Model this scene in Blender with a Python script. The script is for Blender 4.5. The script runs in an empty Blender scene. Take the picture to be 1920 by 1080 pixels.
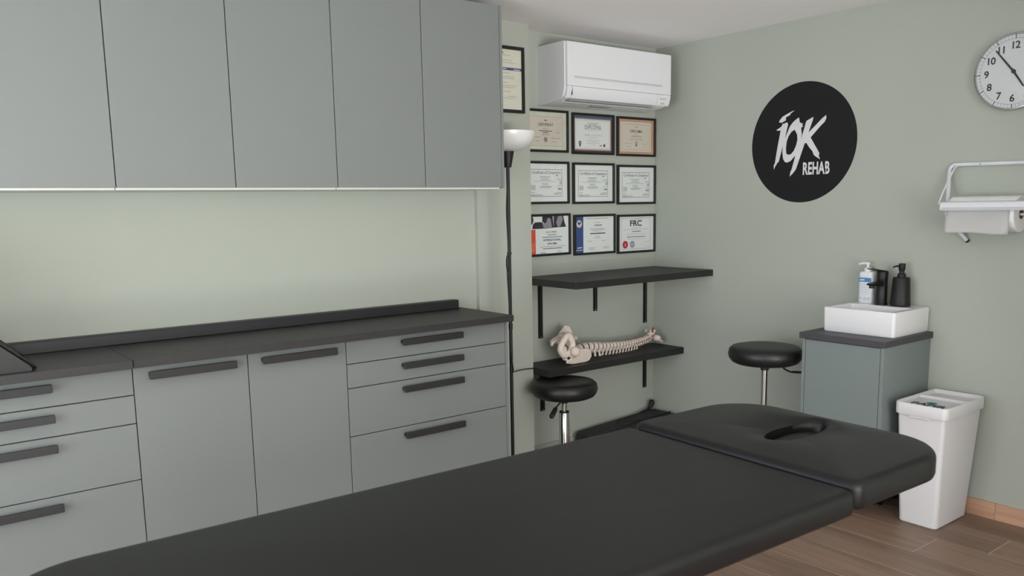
import bpy, bmesh, math, random
from mathutils import Vector, Matrix
from mathutils.geometry import tessellate_polygon
random.seed(7)
SC = bpy.context.scene
COL = SC.collection
PI = math.pi

# ------------------------------------------------------------------ camera
CAM = Vector((-3.7920, -3.4740, 1.3989))
YAW, PITCH, ROLL, FPX, SHY = 0.6590, -0.1500, -0.0178, 1559.4, 81.17
def cam_axes():
    f0 = Vector((math.sin(YAW), math.cos(YAW), 0)); r0 = Vector((math.cos(YAW), -math.sin(YAW), 0)); u0 = Vector((0, 0, 1))
    f = f0 * math.cos(PITCH) + u0 * math.sin(PITCH); u = u0 * math.cos(PITCH) - f0 * math.sin(PITCH)
    r = r0 * math.cos(ROLL) + u * math.sin(ROLL); u = u * math.cos(ROLL) - r0 * math.sin(ROLL)
    return r, u, f
r_, u_, f_ = cam_axes()
cd = bpy.data.cameras.new('camera'); cam = bpy.data.objects.new('camera', cd); COL.objects.link(cam)
cam.matrix_world = Matrix(((r_.x, u_.x, -f_.x, CAM.x), (r_.y, u_.y, -f_.y, CAM.y), (r_.z, u_.z, -f_.z, CAM.z), (0, 0, 0, 1)))
cd.sensor_width = 36; cd.lens = FPX / 1920 * 36; cd.shift_y = SHY / 1920; cd.clip_start = 0.05
cd.dof.use_dof = True; cd.dof.focus_distance = 4.2; cd.dof.aperture_fstop = 7.0
SC.camera = cam

# ------------------------------------------------------------------ world, daylight through the windows, exposure
H = 2.2905                      # ceiling height
XW, YW = -5.3, -6.6             # far walls (behind the camera)
XR2, YR2 = -0.75, -2.95         # corner of the added shading wall on the right
W1 = (-3.5, -0.65, 0.25, 1.70)  # window in wall x = XW : y0, y1, z0, z1
W2 = (-4.8, -1.5, 0.06, 2.05)    # window in wall y = YW : x0, x1, z0, z1
W3 = (-5.15, -4.15, 0.95, 2.12)  # small window in the left wall beyond the cabinets : x0, x1, z0, z1
wd = bpy.data.worlds.new('sky'); SC.world = wd; wd.use_nodes = True
wd.node_tree.nodes['Background'].inputs[0].default_value = (0.75, 0.86, 1.0, 1)
wd.node_tree.nodes['Background'].inputs[1].default_value = 0.55
def area(name, loc, rot, sx, sy, watts, col, spread=PI):
    l = bpy.data.lights.new(name, 'AREA'); l.shape = 'RECTANGLE'; l.size = sx; l.size_y = sy; l.energy = watts; l.color = col; l.spread = spread
    o = bpy.data.objects.new(name, l); COL.objects.link(o); o.location = loc; o.rotation_euler = rot
    return o
area('daylight', (XW - 0.16, (W1[0] + W1[1]) / 2, (W1[2] + W1[3]) / 2), (0, -PI / 2, 0), W1[3] - W1[2], W1[1] - W1[0], 104, (0.90, 0.95, 1.0))
area('daylight', ((W2[0] + W2[1]) / 2, YW - 0.16, (W2[2] + W2[3]) / 2), (PI / 2, 0, 0), W2[1] - W2[0], W2[3] - W2[2], 170, (1.0, 0.985, 0.965))
area('daylight', ((W3[0] + W3[1]) / 2, 0.16, (W3[2] + W3[3]) / 2), (-PI / 2, 0, 0), W3[1] - W3[0], W3[3] - W3[2], 55, (0.78, 0.84, 1.0))
# added lamps low outside the windows, aimed up to brighten the ceiling
area('daylight', ((W2[0] + W2[1]) / 2, YW - 1.1, -0.35), (PI / 2 + 0.75, 0, 0), 3.2, 1.2, 500, (1.0, 0.985, 0.965))
area('daylight', (XW - 1.1, (W1[0] + W1[1]) / 2, -0.1), (0, -PI / 2 - 0.7, 0), 1.2, 2.8, 15, (0.94, 0.97, 1.0))
vs = SC.view_settings
SC.display_settings.display_device = 'sRGB'
vs.view_transform = 'Standard'; vs.look = 'None'; vs.gamma = 1.0; vs.use_curve_mapping = False
vs.exposure = 0.0

# ------------------------------------------------------------------ materials
def lin(c):
    return tuple(((v / 255) / 12.92 if v / 255 <= 0.04045 else ((v / 255 + 0.055) / 1.055) ** 2.4) for v in c) + (1,)
MATS = {}
def mat(name, rgb, rough=0.5, metal=0.0, spec=0.5, var=0.0, vscale=3.0, bump=0.0, bscale=200.0, coat=0.0, emit=0):
    if name in MATS: return MATS[name]
    m = bpy.data.materials.new(name); m.use_nodes = True; nt = m.node_tree; N = nt.nodes; Lk = nt.links
    b = N['Principled BSDF']; c = lin(rgb)
    b.inputs['Base Color'].default_value = c; b.inputs['Roughness'].default_value = rough; b.inputs['Metallic'].default_value = metal
    b.inputs['Specular IOR Level'].default_value = spec; b.inputs['Coat Weight'].default_value = coat
    tc = N.new('ShaderNodeTexCoord')
    if var > 0:
        n = N.new('ShaderNodeTexNoise'); n.inputs['Scale'].default_value = vscale; n.inputs['Detail'].default_value = 4
        Lk.new(tc.outputs['Object'], n.inputs['Vector'])
        r = N.new('ShaderNodeValToRGB'); r.color_ramp.elements[0].position = 0.3; r.color_ramp.elements[1].position = 0.7
        r.color_ramp.elements[0].color = tuple(v * (1 - var) for v in c[:3]) + (1,); r.color_ramp.elements[1].color = tuple(min(1, v * (1 + var)) for v in c[:3]) + (1,)
        Lk.new(n.outputs['Fac'], r.inputs['Fac']); Lk.new(r.outputs['Color'], b.inputs['Base Color'])
    if bump > 0:
        n2 = N.new('ShaderNodeTexNoise'); n2.inputs['Scale'].default_value = bscale; n2.inputs['Detail'].default_value = 3
        Lk.new(tc.outputs['Object'], n2.inputs['Vector'])
        bp = N.new('ShaderNodeBump'); bp.inputs['Strength'].default_value = bump; bp.inputs['Distance'].default_value = 0.002
        Lk.new(n2.outputs['Fac'], bp.inputs['Height']); Lk.new(bp.outputs['Normal'], b.inputs['Normal'])
    MATS[name] = m
    return m
M_WALL = mat('sage_wall_paint', (171, 175, 165), 0.85, spec=0.25, var=0.015, vscale=1.5, bump=0.10, bscale=160)
M_CEIL = mat('ceiling_paint', (246, 243, 242), 0.9, spec=0.2, var=0.01)
M_WHITEWALL = mat('white_paint', (205, 206, 202), 0.9, spec=0.2, var=0.01)
M_FRONT = mat('grey_green_front', (119, 123, 121), 0.5, spec=0.35, var=0.012, vscale=2)
M_CARC = mat('cabinet_carcass', (70, 73, 72), 0.7)  # dark colour stands in for the shade in the gaps between fronts
M_SINKF = mat('grey_green_sink_front', (120, 129, 128), 0.5, spec=0.35, var=0.012, vscale=2)
M_UNDER = mat('cabinet_underside_white', (212, 214, 208), 0.5)
M_TOP = mat('black_worktop_laminate', (51, 50, 50), 0.5, spec=0.4, var=0.10, vscale=60, bump=0.08, bscale=500)
M_UPST = mat('black_upstand', (34, 34, 36), 0.45, spec=0.45, var=0.05, vscale=20)
M_HANDLE = mat('black_anodised_handle', (46, 46, 47), 0.45, metal=0.25, var=0.05, vscale=90)
M_LEATHER = mat('charcoal_leatherette', (18, 18, 19), 0.36, spec=0.28, var=0.03, vscale=8, bump=0.10, bscale=900)
M_LEATHER2 = mat('black_leatherette', (22, 22, 23), 0.42, spec=0.5, var=0.04, vscale=8, bump=0.10, bscale=900)
M_SHELF = mat('black_brown_shelf', (36, 35, 34), 0.5, spec=0.4, var=0.12, vscale=30, bump=0.08, bscale=300)
M_BLACK = mat('matt_black_metal', (20, 20, 20), 0.45, spec=0.4, var=0.05, vscale=40)
M_BLACKP = mat('black_plastic', (26, 26, 27), 0.5, spec=0.4, var=0.04, vscale=40)
M_CHROME = mat('chrome', (205, 203, 200), 0.12, metal=1.0, var=0.02, vscale=20)
M_STEEL = mat('brushed_steel', (150, 150, 150), 0.35, metal=0.9, var=0.05, vscale=40)
M_WPLASTIC = mat('white_plastic', (224, 224, 226), 0.4, spec=0.45, var=0.01, vscale=6)
M_BINP = mat('bin_white_plastic', (216, 214, 216), 0.45, spec=0.4, var=0.01, vscale=6)
M_CERAMIC = mat('white_ceramic', (232, 231, 233), 0.15, spec=0.5, coat=0.3, var=0.005)
M_ACW = mat('air_conditioner_white', (226, 227, 230), 0.35, spec=0.45, var=0.005)
M_ACG = mat('air_conditioner_grey', (150, 151, 152), 0.5)
M_DARK = mat('dark_slot', (40, 41, 43), 0.7)
M_WMETAL = mat('white_coated_steel', (214, 217, 221), 0.35, spec=0.5, var=0.01, vscale=20)
M_PAPER = mat('tissue_paper', (232, 231, 229), 0.95, spec=0.1, var=0.01, vscale=10, bump=0.25, bscale=120)
M_CARD = mat('cardboard_core', (122, 92, 80), 0.9)
M_BONE = mat('bone_plastic', (222, 208, 197), 0.5, spec=0.4, var=0.05, vscale=25)
M_DISC = mat('disc_rubber', (84, 72, 66), 0.7, var=0.05)
M_RED = mat('red_paint', (170, 32, 34), 0.5)
M_FRAMEB = mat('black_picture_frame', (22, 21, 21), 0.45, var=0.05, vscale=40)
M_STICK = mat('black_wall_sticker', (25, 25, 27), 0.6, spec=0.25, var=0.03, vscale=4)
M_STICKW = mat('white_wall_sticker', (214, 213, 216), 0.6, spec=0.3, var=0.01)
M_SHADE = mat('white_opal_shade', (226, 226, 224), 0.22, spec=0.5, var=0.005)
M_BAG = mat('dark_grey_bag_cloth', (52, 54, 53), 0.8, var=0.08, vscale=15, bump=0.2, bscale=300)
M_CLOCKF = mat('clock_face_paper', (214, 212, 214), 0.7, var=0.005)
M_INK = mat('black_ink', (34, 34, 36), 0.7)
M_GROUT = mat('light_grout', (196, 186, 176), 0.9, var=0.05, vscale=20)
def ink(rgb): return mat('ink_%d_%d_%d' % rgb, rgb, 0.7, spec=0.2)
def thin_glass(name, refl=0.07):
    m = bpy.data.materials.new(name); m.use_nodes = True; nt = m.node_tree; N = nt.nodes
    for n in list(N): N.remove(n)
    o = N.new('ShaderNodeOutputMaterial'); mx = N.new('ShaderNodeMixShader'); t = N.new('ShaderNodeBsdfTransparent'); g = N.new('ShaderNodeBsdfGlossy')
    fr0 = N.new('ShaderNodeFresnel'); fr0.inputs['IOR'].default_value = 1.45
    ge = N.new('ShaderNodeNewGeometry'); iv = N.new('ShaderNodeMath'); iv.operation = 'SUBTRACT'; iv.inputs[0].default_value = 1.0; nt.links.new(ge.outputs['Backfacing'], iv.inputs[1])
    fr = N.new('ShaderNodeMath'); fr.operation = 'MULTIPLY'; nt.links.new(fr0.outputs[0], fr.inputs[0]); nt.links.new(iv.outputs[0], fr.inputs[1])
    g.inputs['Roughness'].default_value = 0.02; t.inputs['Color'].default_value = (0.97, 0.98, 0.98, 1)
    nt.links.new(fr.outputs[0], mx.inputs[0]); nt.links.new(t.outputs[0], mx.inputs[1]); nt.links.new(g.outputs[0], mx.inputs[2]); nt.links.new(mx.outputs[0], o.inputs[0])
    return m
M_GLASS = thin_glass('thin_glass')
def wood(name, dark, mid, light, axis='Y', world=True):
    m = bpy.data.materials.new(name); m.use_nodes = True; nt = m.node_tree; N = nt.nodes; Lk = nt.links; b = N['Principled BSDF']
    geo = N.new('ShaderNodeNewGeometry'); oi = N.new('ShaderNodeObjectInfo')
    mp = N.new('ShaderNodeMapping'); mp.inputs['Scale'].default_value = (16, 1.3, 16) if axis == 'Y' else (1.3, 16, 16)
    Lk.new(geo.outputs['Position'], mp.inputs['Vector'])
    ad = N.new('ShaderNodeVectorMath'); ad.operation = 'ADD'
    ml = N.new('ShaderNodeMath'); ml.operation = 'MULTIPLY'; ml.inputs[1].default_value = 37.0
    Lk.new(oi.outputs['Random'], ml.inputs[0]); Lk.new(mp.outputs[0], ad.inputs[0]); Lk.new(ml.outputs[0], ad.inputs[1])
    n = N.new('ShaderNodeTexNoise'); n.inputs['Scale'].default_value = 1.0; n.inputs['Detail'].default_value = 7; n.inputs['Roughness'].default_value = 0.62; n.inputs['Distortion'].default_value = 0.6
    Lk.new(ad.outputs[0], n.inputs['Vector'])
    r = N.new('ShaderNodeValToRGB'); e = r.color_ramp.elements
    e[0].position = 0.28; e[0].color = lin(dark); e[1].position = 0.75; e[1].color = lin(light); x = e.new(0.5); x.color = lin(mid)
    Lk.new(n.outputs['Fac'], r.inputs['Fac'])
    hs = N.new('ShaderNodeHueSaturation'); mr = N.new('ShaderNodeMapRange'); mr.inputs['To Min'].default_value = 0.86; mr.inputs['To Max'].default_value = 1.12
    Lk.new(oi.outputs['Random'], mr.inputs['Value']); Lk.new(mr.outputs[0], hs.inputs['Value']); Lk.new(r.outputs['Color'], hs.inputs['Color'])
    Lk.new(hs.outputs['Color'], b.inputs['Base Color'])
    b.inputs['Roughness'].default_value = 0.45
    bp = N.new('ShaderNodeBump'); bp.inputs['Strength'].default_value = 0.12; bp.inputs['Distance'].default_value = 0.001
    Lk.new(n.outputs['Fac'], bp.inputs['Height']); Lk.new(bp.outputs['Normal'], b.inputs['Normal'])
    return m
M_PLANK = wood('wood_look_floor_tile', (108, 87, 72), (134, 109, 92), (154, 130, 112))
M_SKIRT = wood('wood_look_skirting_tile', (166, 128, 104), (190, 150, 124), (206, 170, 148))

# ------------------------------------------------------------------ mesh helpers
ORG = {}
def link(name, me, m, parent=None, smooth=None, loc=None):
    """Mesh given in world coordinates -> object; children are kept relative to the origin of their top-level thing."""
    o = bpy.data.objects.new(name, me); COL.objects.link(o)
    if m is not None and not me.materials: me.materials.append(m)
    if parent is not None:
        org = ORG[parent]; o.parent = parent
        me.transform(Matrix.Translation(-org)); ORG[o] = org
    else:
        if loc is None:
            vs_ = [v.co for v in me.vertices]
            mn = Vector((min(v.x for v in vs_), min(v.y for v in vs_), min(v.z for v in vs_))); mx = Vector((max(v.x for v in vs_), max(v.y for v in vs_), max(v.z for v in vs_)))
            loc = Vector(((mn.x + mx.x) / 2, (mn.y + mx.y) / 2, mn.z))
        loc = Vector(loc); me.transform(Matrix.Translation(-loc)); o.location = loc; ORG[o] = loc
    if smooth is not None:
        try: me.shade_smooth() if smooth is True else me.set_sharp_from_angle(angle=math.radians(smooth))
        except Exception: pass
        if smooth is not True:
            for p in me.polygons: p.use_smooth = True
    return o
def obj(name, bm, m, parent=None, smooth=None, loc=None):
    me = bpy.data.meshes.new(name); bmesh.ops.recalc_face_normals(bm, faces=bm.faces[:]); bm.to_mesh(me); bm.free()
    return link(name, me, m, parent, smooth, loc)
def thing(name, label, cat, loc=(0, 0, 0), group=None):
    o = bpy.data.objects.new(name, None); COL.objects.link(o); o.location = loc; o.empty_display_size = 0.05
    ORG[o] = Vector(loc); tag(o, label, cat, group)
    return o
def tag(o, label, cat, group=None):
    o['label'] = label; o['category'] = cat
    if group: o['group'] = group
    return o
def struct(o, label=None):
    o['kind'] = 'structure'
    if label: o['label'] = label
    return o
def B(): return bmesh.new()
def box(bm, x0, x1, y0, y1, z0, z1, bev=0.0, seg=2, M=None):
    t = bmesh.new()
    bmesh.ops.create_cube(t, size=1.0)
    for v in t.verts: v.co = Vector(((x0 + x1) / 2 + v.co.x * (x1 - x0), (y0 + y1) / 2 + v.co.y * (y1 - y0), (z0 + z1) / 2 + v.co.z * (z1 - z0)))
    if bev > 0: bmesh.ops.bevel(t, geom=t.edges[:], offset=bev, segments=seg, affect='EDGES', profile=0.5)
    merge(bm, t, M)
def merge(bm, t, M=None):
    if M is not None: bmesh.ops.transform(t, matrix=M, verts=t.verts[:])
    me = bpy.data.meshes.new('tmp'); t.to_mesh(me); t.free(); bm.from_mesh(me); bpy.data.meshes.remove(me)
def lathe(bm, prof, c=(0, 0, 0), n=32, M=None):
    """prof: list of (r, z)."""
    t = bmesh.new(); rings = []
    for r, z in prof:
        if r < 1e-6: rings.append([t.verts.new((0, 0, z))])
        else: rings.append([t.verts.new((r * math.cos(2 * PI * i / n), r * math.sin(2 * PI * i / n), z)) for i in range(n)])
    for a, b in zip(rings, rings[1:]):
        if len(a) == 1 and len(b) == 1: continue
        for i in range(n):
            j = (i + 1) % n
            if len(a) == 1: t.faces.new((a[0], b[j], b[i]))
            elif len(b) == 1: t.faces.new((a[i], a[j], b[0]))
            else: t.faces.new((a[i], a[j], b[j], b[i]))
    T = Matrix.Translation(Vector(c))
    merge(bm, t, (M @ T) if M is not None else T)
def tube(bm, pts, r, n=10, cap=True, M=None):
    """r: radius or list of radii."""
    t = bmesh.new(); P = [Vector(p) for p in pts]; R = r if isinstance(r, (list, tuple)) else [r] * len(P)
    d0 = (P[1] - P[0]).normalized(); ref = Vector((0, 0, 1)) if abs(d0.z) < 0.9 else Vector((1, 0, 0))
    nrm = d0.cross(ref).normalized(); rings = []
    for i, p in enumerate(P):
        d = (P[min(i + 1, len(P) - 1)] - P[max(i - 1, 0)]).normalized()
        nrm = (nrm - d * nrm.dot(d)).normalized(); bn = d.cross(nrm)
        rings.append([t.verts.new(p + (nrm * math.cos(2 * PI * k / n) + bn * math.sin(2 * PI * k / n)) * R[i]) for k in range(n)])
    for a, b in zip(rings, rings[1:]):
        for k in range(n): t.faces.new((a[k], a[(k + 1) % n], b[(k + 1) % n], b[k]))
    if cap: t.faces.new(rings[0][::-1]); t.faces.new(rings[-1])
    merge(bm, t, M)
def smooth_path(pts, sub=6):
    P = [Vector(p) for p in pts]; out = []
    for i in range(len(P) - 1):
        p0 = P[max(i - 1, 0)]; p1 = P[i]; p2 = P[i + 1]; p3 = P[min(i + 2, len(P) - 1)]
        for k in range(sub):
            t = k / sub
            out.append(0.5 * ((2 * p1) + (p2 - p0) * t + (2 * p0 - 5 * p1 + 4 * p2 - p3) * t * t + (3 * p1 - p0 - 3 * p2 + p3) * t ** 3))
    out.append(P[-1]); return out
def loft(bm, rings, cap0=True, cap1=True, M=None):
    t = bmesh.new(); R = [[t.verts.new(p) for p in ring] for ring in rings]; n = len(R[0])
    for a, b in zip(R, R[1:]):
        for k in range(n): t.faces.new((a[k], a[(k + 1) % n], b[(k + 1) % n], b[k]))
    if cap0: t.faces.new(R[0][::-1])
    if cap1: t.faces.new(R[-1])
    merge(bm, t, M)
def rrect(x0, x1, y0, y1, rad, seg=6, inset=0.0):
    """rounded rectangle outline; rad is a number or four radii for corners (x1,y1),(x0,y1),(x0,y0),(x1,y0)."""
    if not isinstance(rad, (list, tuple)): rad = [rad] * 4
    x0 += inset; x1 -= inset; y0 += inset; y1 -= inset; rad = [max(r - inset, 0.0008) for r in rad]
    out = []
    for (cx, cy, a0), r in zip(((x1, y1, 0), (x0, y1, PI / 2), (x0, y0, PI), (x1, y0, 1.5 * PI)), rad):
        sx = -1 if cx == x1 else 1; sy = -1 if cy == y1 else 1
        for k in range(seg + 1):
            a = a0 + PI / 2 * k / seg
            out.append((cx + sx * r + r * math.cos(a), cy + sy * r + r * math.sin(a)))
    return out
def resample(poly, n):
    P = [Vector((p[0], p[1])) for p in poly]; P.append(P[0]); L = [0]
    for a, b in zip(P, P[1:]): L.append(L[-1] + (b - a).length)
    out = []; j = 0
    for i in range(n):
        s = L[-1] * i / n
        while L[j + 1] < s: j += 1
        t = (s - L[j]) / max(L[j + 1] - L[j], 1e-9); out.append(P[j].lerp(P[j + 1], t))
    return out
def poly_flat(bm, outline, holes=(), M=None, thick=0.0):
    """flat polygon with holes in the uv plane."""
    t = bmesh.new(); loops = [[Vector((p[0], p[1], 0)) for p in l] for l in [outline] + list(holes)]
    tris = tessellate_polygon(loops); flat = [v for l in loops for v in l]; V = [t.verts.new(v) for v in flat]
    for a, b, c in tris:
        try: t.faces.new((V[a], V[b], V[c]))
        except ValueError: pass
    bmesh.ops.recalc_face_normals(t, faces=t.faces[:])
    if t.faces and sum(f.normal.z for f in t.faces) < 0: bmesh.ops.reverse_faces(t, faces=t.faces[:])
    if thick > 0:
        r = bmesh.ops.extrude_face_region(t, geom=t.faces[:])
        for v in [g for g in r['geom'] if isinstance(g, bmesh.types.BMVert)]: v.co.z += thick
    merge(bm, t, M)
def text_bm(bm, s, size, M, align='CENTER', bold=0.0, shear=0.0, sx=1.0, spacing=1.0):
    cu = bpy.data.curves.new('txt', 'FONT'); cu.body = s; cu.size = size; cu.align_x = align; cu.offset = bold; cu.shear = shear; cu.space_character = spacing
    cu.resolution_u = 3; cu.fill_mode = 'FRONT'
    o = bpy.data.objects.new('txt', cu); COL.objects.link(o)
    dg = bpy.context.evaluated_depsgraph_get(); me = bpy.data.meshes.new_from_object(o.evaluated_get(dg))
    bpy.data.objects.remove(o); bpy.data.curves.remove(cu)
    me.transform(M @ Matrix.Diagonal((sx, 1, 1, 1))); bm.from_mesh(me); bpy.data.meshes.remove(me)
def frame_back(o):   # plane on a wall facing -y : u = +x, v = +z, w = -y
    return Matrix(((1, 0, 0, o[0]), (0, 0, -1, o[1]), (0, 1, 0, o[2]), (0, 0, 0, 1)))
def frame_right(o):  # plane on a wall facing -x : u = -y, v = +z, w = -x
    return Matrix(((0, 0, -1, o[0]), (-1, 0, 0, o[1]), (0, 1, 0, o[2]), (0, 0, 0, 1)))
def frame_up(o):     # plane facing up, read from -x : u = -y, v = +x
    return Matrix(((0, 1, 0, o[0]), (-1, 0, 0, o[1]), (0, 0, 1, o[2]), (0, 0, 0, 1)))

# ================================================================== THE ROOM
YB, YP = -0.09, -0.115          # wall behind the cabinets, pilaster face
XP0, XP1 = -1.392, -1.052       # pilaster
XC, YF = -1.5106, -0.4768       # right end of the cabinet run, front plane of the doors
bm = B(); box(bm, XW - 0.12, 0.12, YW - 0.12, 0.12, -0.12, -0.0012)
floor = struct(obj('floor', bm, M_GROUT, loc=(0, 0, 0)))
PW, PL = 0.206, 1.2
pm = bpy.data.meshes.new('plank'); b_ = B(); box(b_, 0.0022, PW - 0.0022, 0.0, 1.0, -0.006, 0.0); b_.to_mesh(pm); b_.free(); pm.materials.append(M_PLANK)
row = 0; x = -0.19 - PW * 25
while x < 0:
    x0 = max(x, XW); w = min(x + PW, 0.0) - x0
    y = YW - [0.35, 0.95, 0.65, 0.15][row % 4]
    while y < 0:
        a, b = max(y, YW) + 0.0022, min(y + PL, 0.0) - 0.0022
        if b - a > 0.03 and w > 0.03:
            p = bpy.data.objects.new('plank', pm); COL.objects.link(p); p.parent = floor
            p.location = (x0, a, 0); p.scale = (w / PW, b - a, 1)
        y += PL
    x += PW; row += 1
bm = B(); box(bm, XW - 0.12, 0.12, YW - 0.12, 0.12, H, H + 0.12); struct(obj('ceiling', bm, M_CEIL))
bm = B(); x0, x1, z0, z1 = W3
for a, b, c, d in ((XW - 0.12, XP0, -0.004, z0), (XW - 0.12, XP0, z1, H), (XW - 0.12, x0, z0, z1), (x1, XP0, z0, z1)): box(bm, a, b, YB, 0.12, c, d)
struct(obj('wall_left', bm, M_WALL))
bm = B(); box(bm, XP0, XP1, YP, 0.12, -0.004, H); struct(obj('wall_pilaster', bm, M_WALL))
bm = B(); box(bm, XP1, 0.12, 0.0, 0.12, -0.004, H); struct(obj('wall_back', bm, M_WALL))
bm = B(); box(bm, 0, 0.12, YW, 0.0, -0.004, H); struct(obj('wall_right', bm, M_WALL))
bm = B(); box(bm, XR2, 0.0, YW, YR2, -0.004, H); struct(obj('wall_added_shade', bm, M_WALL))   # unseen wall added to keep light off the bin and right wall
bm = B(); y0, y1, z0, z1 = W1
for a, b, c, d in ((YW, YB, -0.004, z0), (YW, YB, z1, H), (YW, y0, z0, z1), (y1, YB, z0, z1)): box(bm, XW - 0.12, XW, a, b, c, d)
struct(obj('wall_rear', bm, M_WHITEWALL))
bm = B(); x0, x1, z0, z1 = W2
for a, b, c, d in ((XW - 0.12, 0.12, -0.004, z0), (XW - 0.12, 0.12, z1, H), (XW - 0.12, x0, z0, z1), (x1, 0.12, z0, z1)): box(bm, a, b, YW - 0.12, YW, c, d)
struct(obj('wall_front', bm, M_WHITEWALL))
def window(name, axis, a0, a1, z0, z1, pos=None):
    pos = pos if pos is not None else (XW - 0.08 if axis == 'x' else YW - 0.08)
    def bx(bm, a, b, c, d, t0, t1):
        if axis == 'x': box(bm, pos + t0, pos + t1, a, b, c, d)
        else: box(bm, a, b, pos + t0, pos + t1, c, d)
    f = B()
    for a, b, c, d in ((a0, a0 + 0.05, z0, z1), (a1 - 0.05, a1, z0, z1), (a0, a1, z0, z0 + 0.05), (a0, a1, z1 - 0.05, z1), ((a0 + a1) / 2 - 0.03, (a0 + a1) / 2 + 0.03, z0, z1)): bx(f, a, b, c, d, -0.02, 0.03)
    o = struct(obj(name, f, M_WPLASTIC))
    g = B(); bx(g, a0 + 0.05, (a0 + a1) / 2 - 0.03, z0 + 0.05, z1 - 0.05, 0.0, 0.004); obj('pane', g, M_GLASS, o)
    g = B(); bx(g, (a0 + a1) / 2 + 0.03, a1 - 0.05, z0 + 0.05, z1 - 0.05, 0.0, 0.004); obj('pane', g, M_GLASS, o)
window('window_1', 'x', *W1); window('window_2', 'y', *W2); window('window_3', 'y', *W3, pos=0.06)
# skirting of wood-look tiles with joints
def skirt(name, pts_fn, length, first, piece=0.6, m=None):
    b = B(); box(b, *pts_fn(0, length, 0.006, 0.0, 0.071)); s = struct(obj(name, b, M_GROUT))
    a = 0.0; cut = first
    while a < length:
        e = min(cut, length); b = B(); box(b, *pts_fn(a + 0.0012, e - 0.0012, 0.010, 0.001, 0.075)); obj('tile', b, m or M_SKIRT, s); a = e; cut = e + piece
skirt('baseboard_right', lambda a, b, t, z0, z1: (-t, -0.0, -b, -a, z0, z1), -YW - 0.001, 2.015 - 1.2, 0.6)
skirt('baseboard_left', lambda a, b, t, z0, z1: (XP1 + a, XP1 + b, -t, -0.0, z0, z1), -XP1 - 0.011, 0.5, m=M_WALL)
skirt('baseboard_pilaster', lambda a, b, t, z0, z1: (XP0 + a, XP0 + b, YP - t, YP, z0, z1), XP1 - XP0, 0.34, m=M_WALL)

# ================================================================== CABINETS
ZT = 0.908
def handle(parent, xc, ztop, L=0.302):
    b = B(); z1 = ztop - 0.022; z0 = z1 - 0.027
    box(b, xc - L / 2, xc + L / 2, YF - 0.030, YF - 0.018, z0, z1, 0.002)
    box(b, xc - L / 2 + 0.002, xc + L / 2 - 0.002, YF - 0.022, YF + 0.001, z0 + 0.008, z1 - 0.006)
    obj('handle', b, M_HANDLE, parent)
def front(parent, name, x0, x1, z0, z1, m=M_FRONT):
    b = B(); g = 0.0016; box(b, x0 + g, x1 - g, YF, YF + 0.018, z0 + g, z1 - g, 0.0012, 1)
    return obj(name, b, m, parent)
def base_cab(label, x0, x1, kind, panel=False):
    t = thing('base_cabinet', label, 'cabinet', ((x0 + x1) / 2, (YF + YB) / 2, 0))
    b = B(); box(b, x0 + 0.001, x1 - 0.001, YF + 0.020, YB - 0.025, 0.08, 0.879); obj('body', b, M_CARC, t)
    b = B(); box(b, x0 + 0.001, x1 - 0.001, YF + 0.06, YF + 0.076, 0.0, 0.08); obj('plinth', b, M_FRONT, t)
    if kind == 'drawers':
        for z0, z1 in ((0.78, 0.88), (0.68, 0.78), (0.48, 0.68), (0.08, 0.48)):
            d = front(t, 'drawer', x0, x1, z0, z1); handle(d, (x0 + x1) / 2, z1)
    else:
        xm = (x0 + x1) / 2
        for a, c in ((x0, xm), (xm, x1)):
            d = front(t, 'door', a, c, 0.08, 0.88); handle(d, (a + c) / 2, 0.88)
    if panel:
        b = B(); box(b, x1 + 0.0005, x1 + 0.0135, YF, YB - 0.001, 0.0, 0.8795, 0.001, 1); obj('side_panel', b, M_FRONT, t)
    return t
base_cab('grey-green base cabinet of four drawers under the black cushion, at the left', XC - 2.4, XC - 1.6, 'drawers')
base_cab('grey-green base cabinet with two tall doors between the drawer units', XC - 1.6, XC - 0.8, 'doors')
base_cab('grey-green base cabinet of four drawers beside the floor lamp', XC - 0.8, XC, 'drawers', True)
b = B(); box(b, XC - 1.606, XC + 0.016, -0.524, YB, 0.880, ZT, 0.0012, 1); tag(obj('worktop', b, M_TOP), 'long matt black worktop over the door cabinet and right drawers', 'worktop')
b = B(); box(b, XC - 2.42, XC - 1.6085, -0.530, YB, 0.880, ZT + 0.001, 0.0012, 1); tag(obj('worktop', b, M_TOP), 'short matt black worktop piece carrying the black wedge cushion', 'worktop')
b = B(); box(b, XC - 2.42, XC - 0.022, -0.140, YB, ZT + 0.001, ZT + 0.043, 0.002, 1); tag(obj('upstand', b, M_UPST), 'low black upstand strip along the wall behind the worktop', 'upstand')
ZU, HU = 1.4788, 0.7776
def wall_cab(label, x0, x1, panel=False):
    t = thing('wall_cabinet', label, 'cabinet', ((x0 + x1) / 2, (YF + YB) / 2, ZU), 'wall cabinets over the worktop')
    b = B(); box(b, x0 + 0.001, x1 - 0.001, YF + 0.020, YB, ZU + 0.004, ZU + HU - 0.003); obj('body', b, M_CARC, t)
    b = B(); box(b, x0 + 0.0015, x1 - 0.0015, YF + 0.0195, YB, ZU - 0.006, ZU + 0.0035); obj('underside', b, M_UNDER, t)
    xm = (x0 + x1) / 2
    for a, c in ((x0, xm), (xm, x1)): front(t, 'door', a, c, ZU, ZU + HU)
    if panel:
        b = B(); box(b, x1 + 0.0005, x1 + 0.0135, YF, YB, ZU - 0.002, ZU + HU, 0.001, 1); obj('side_panel', b, M_FRONT, t)
wall_cab('grey-green two-door wall cabinet at the far left, over the black cushion', XC - 2.4, XC - 1.6)
wall_cab('grey-green two-door wall cabinet in the middle of the three', XC - 1.6, XC - 0.8)
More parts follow.
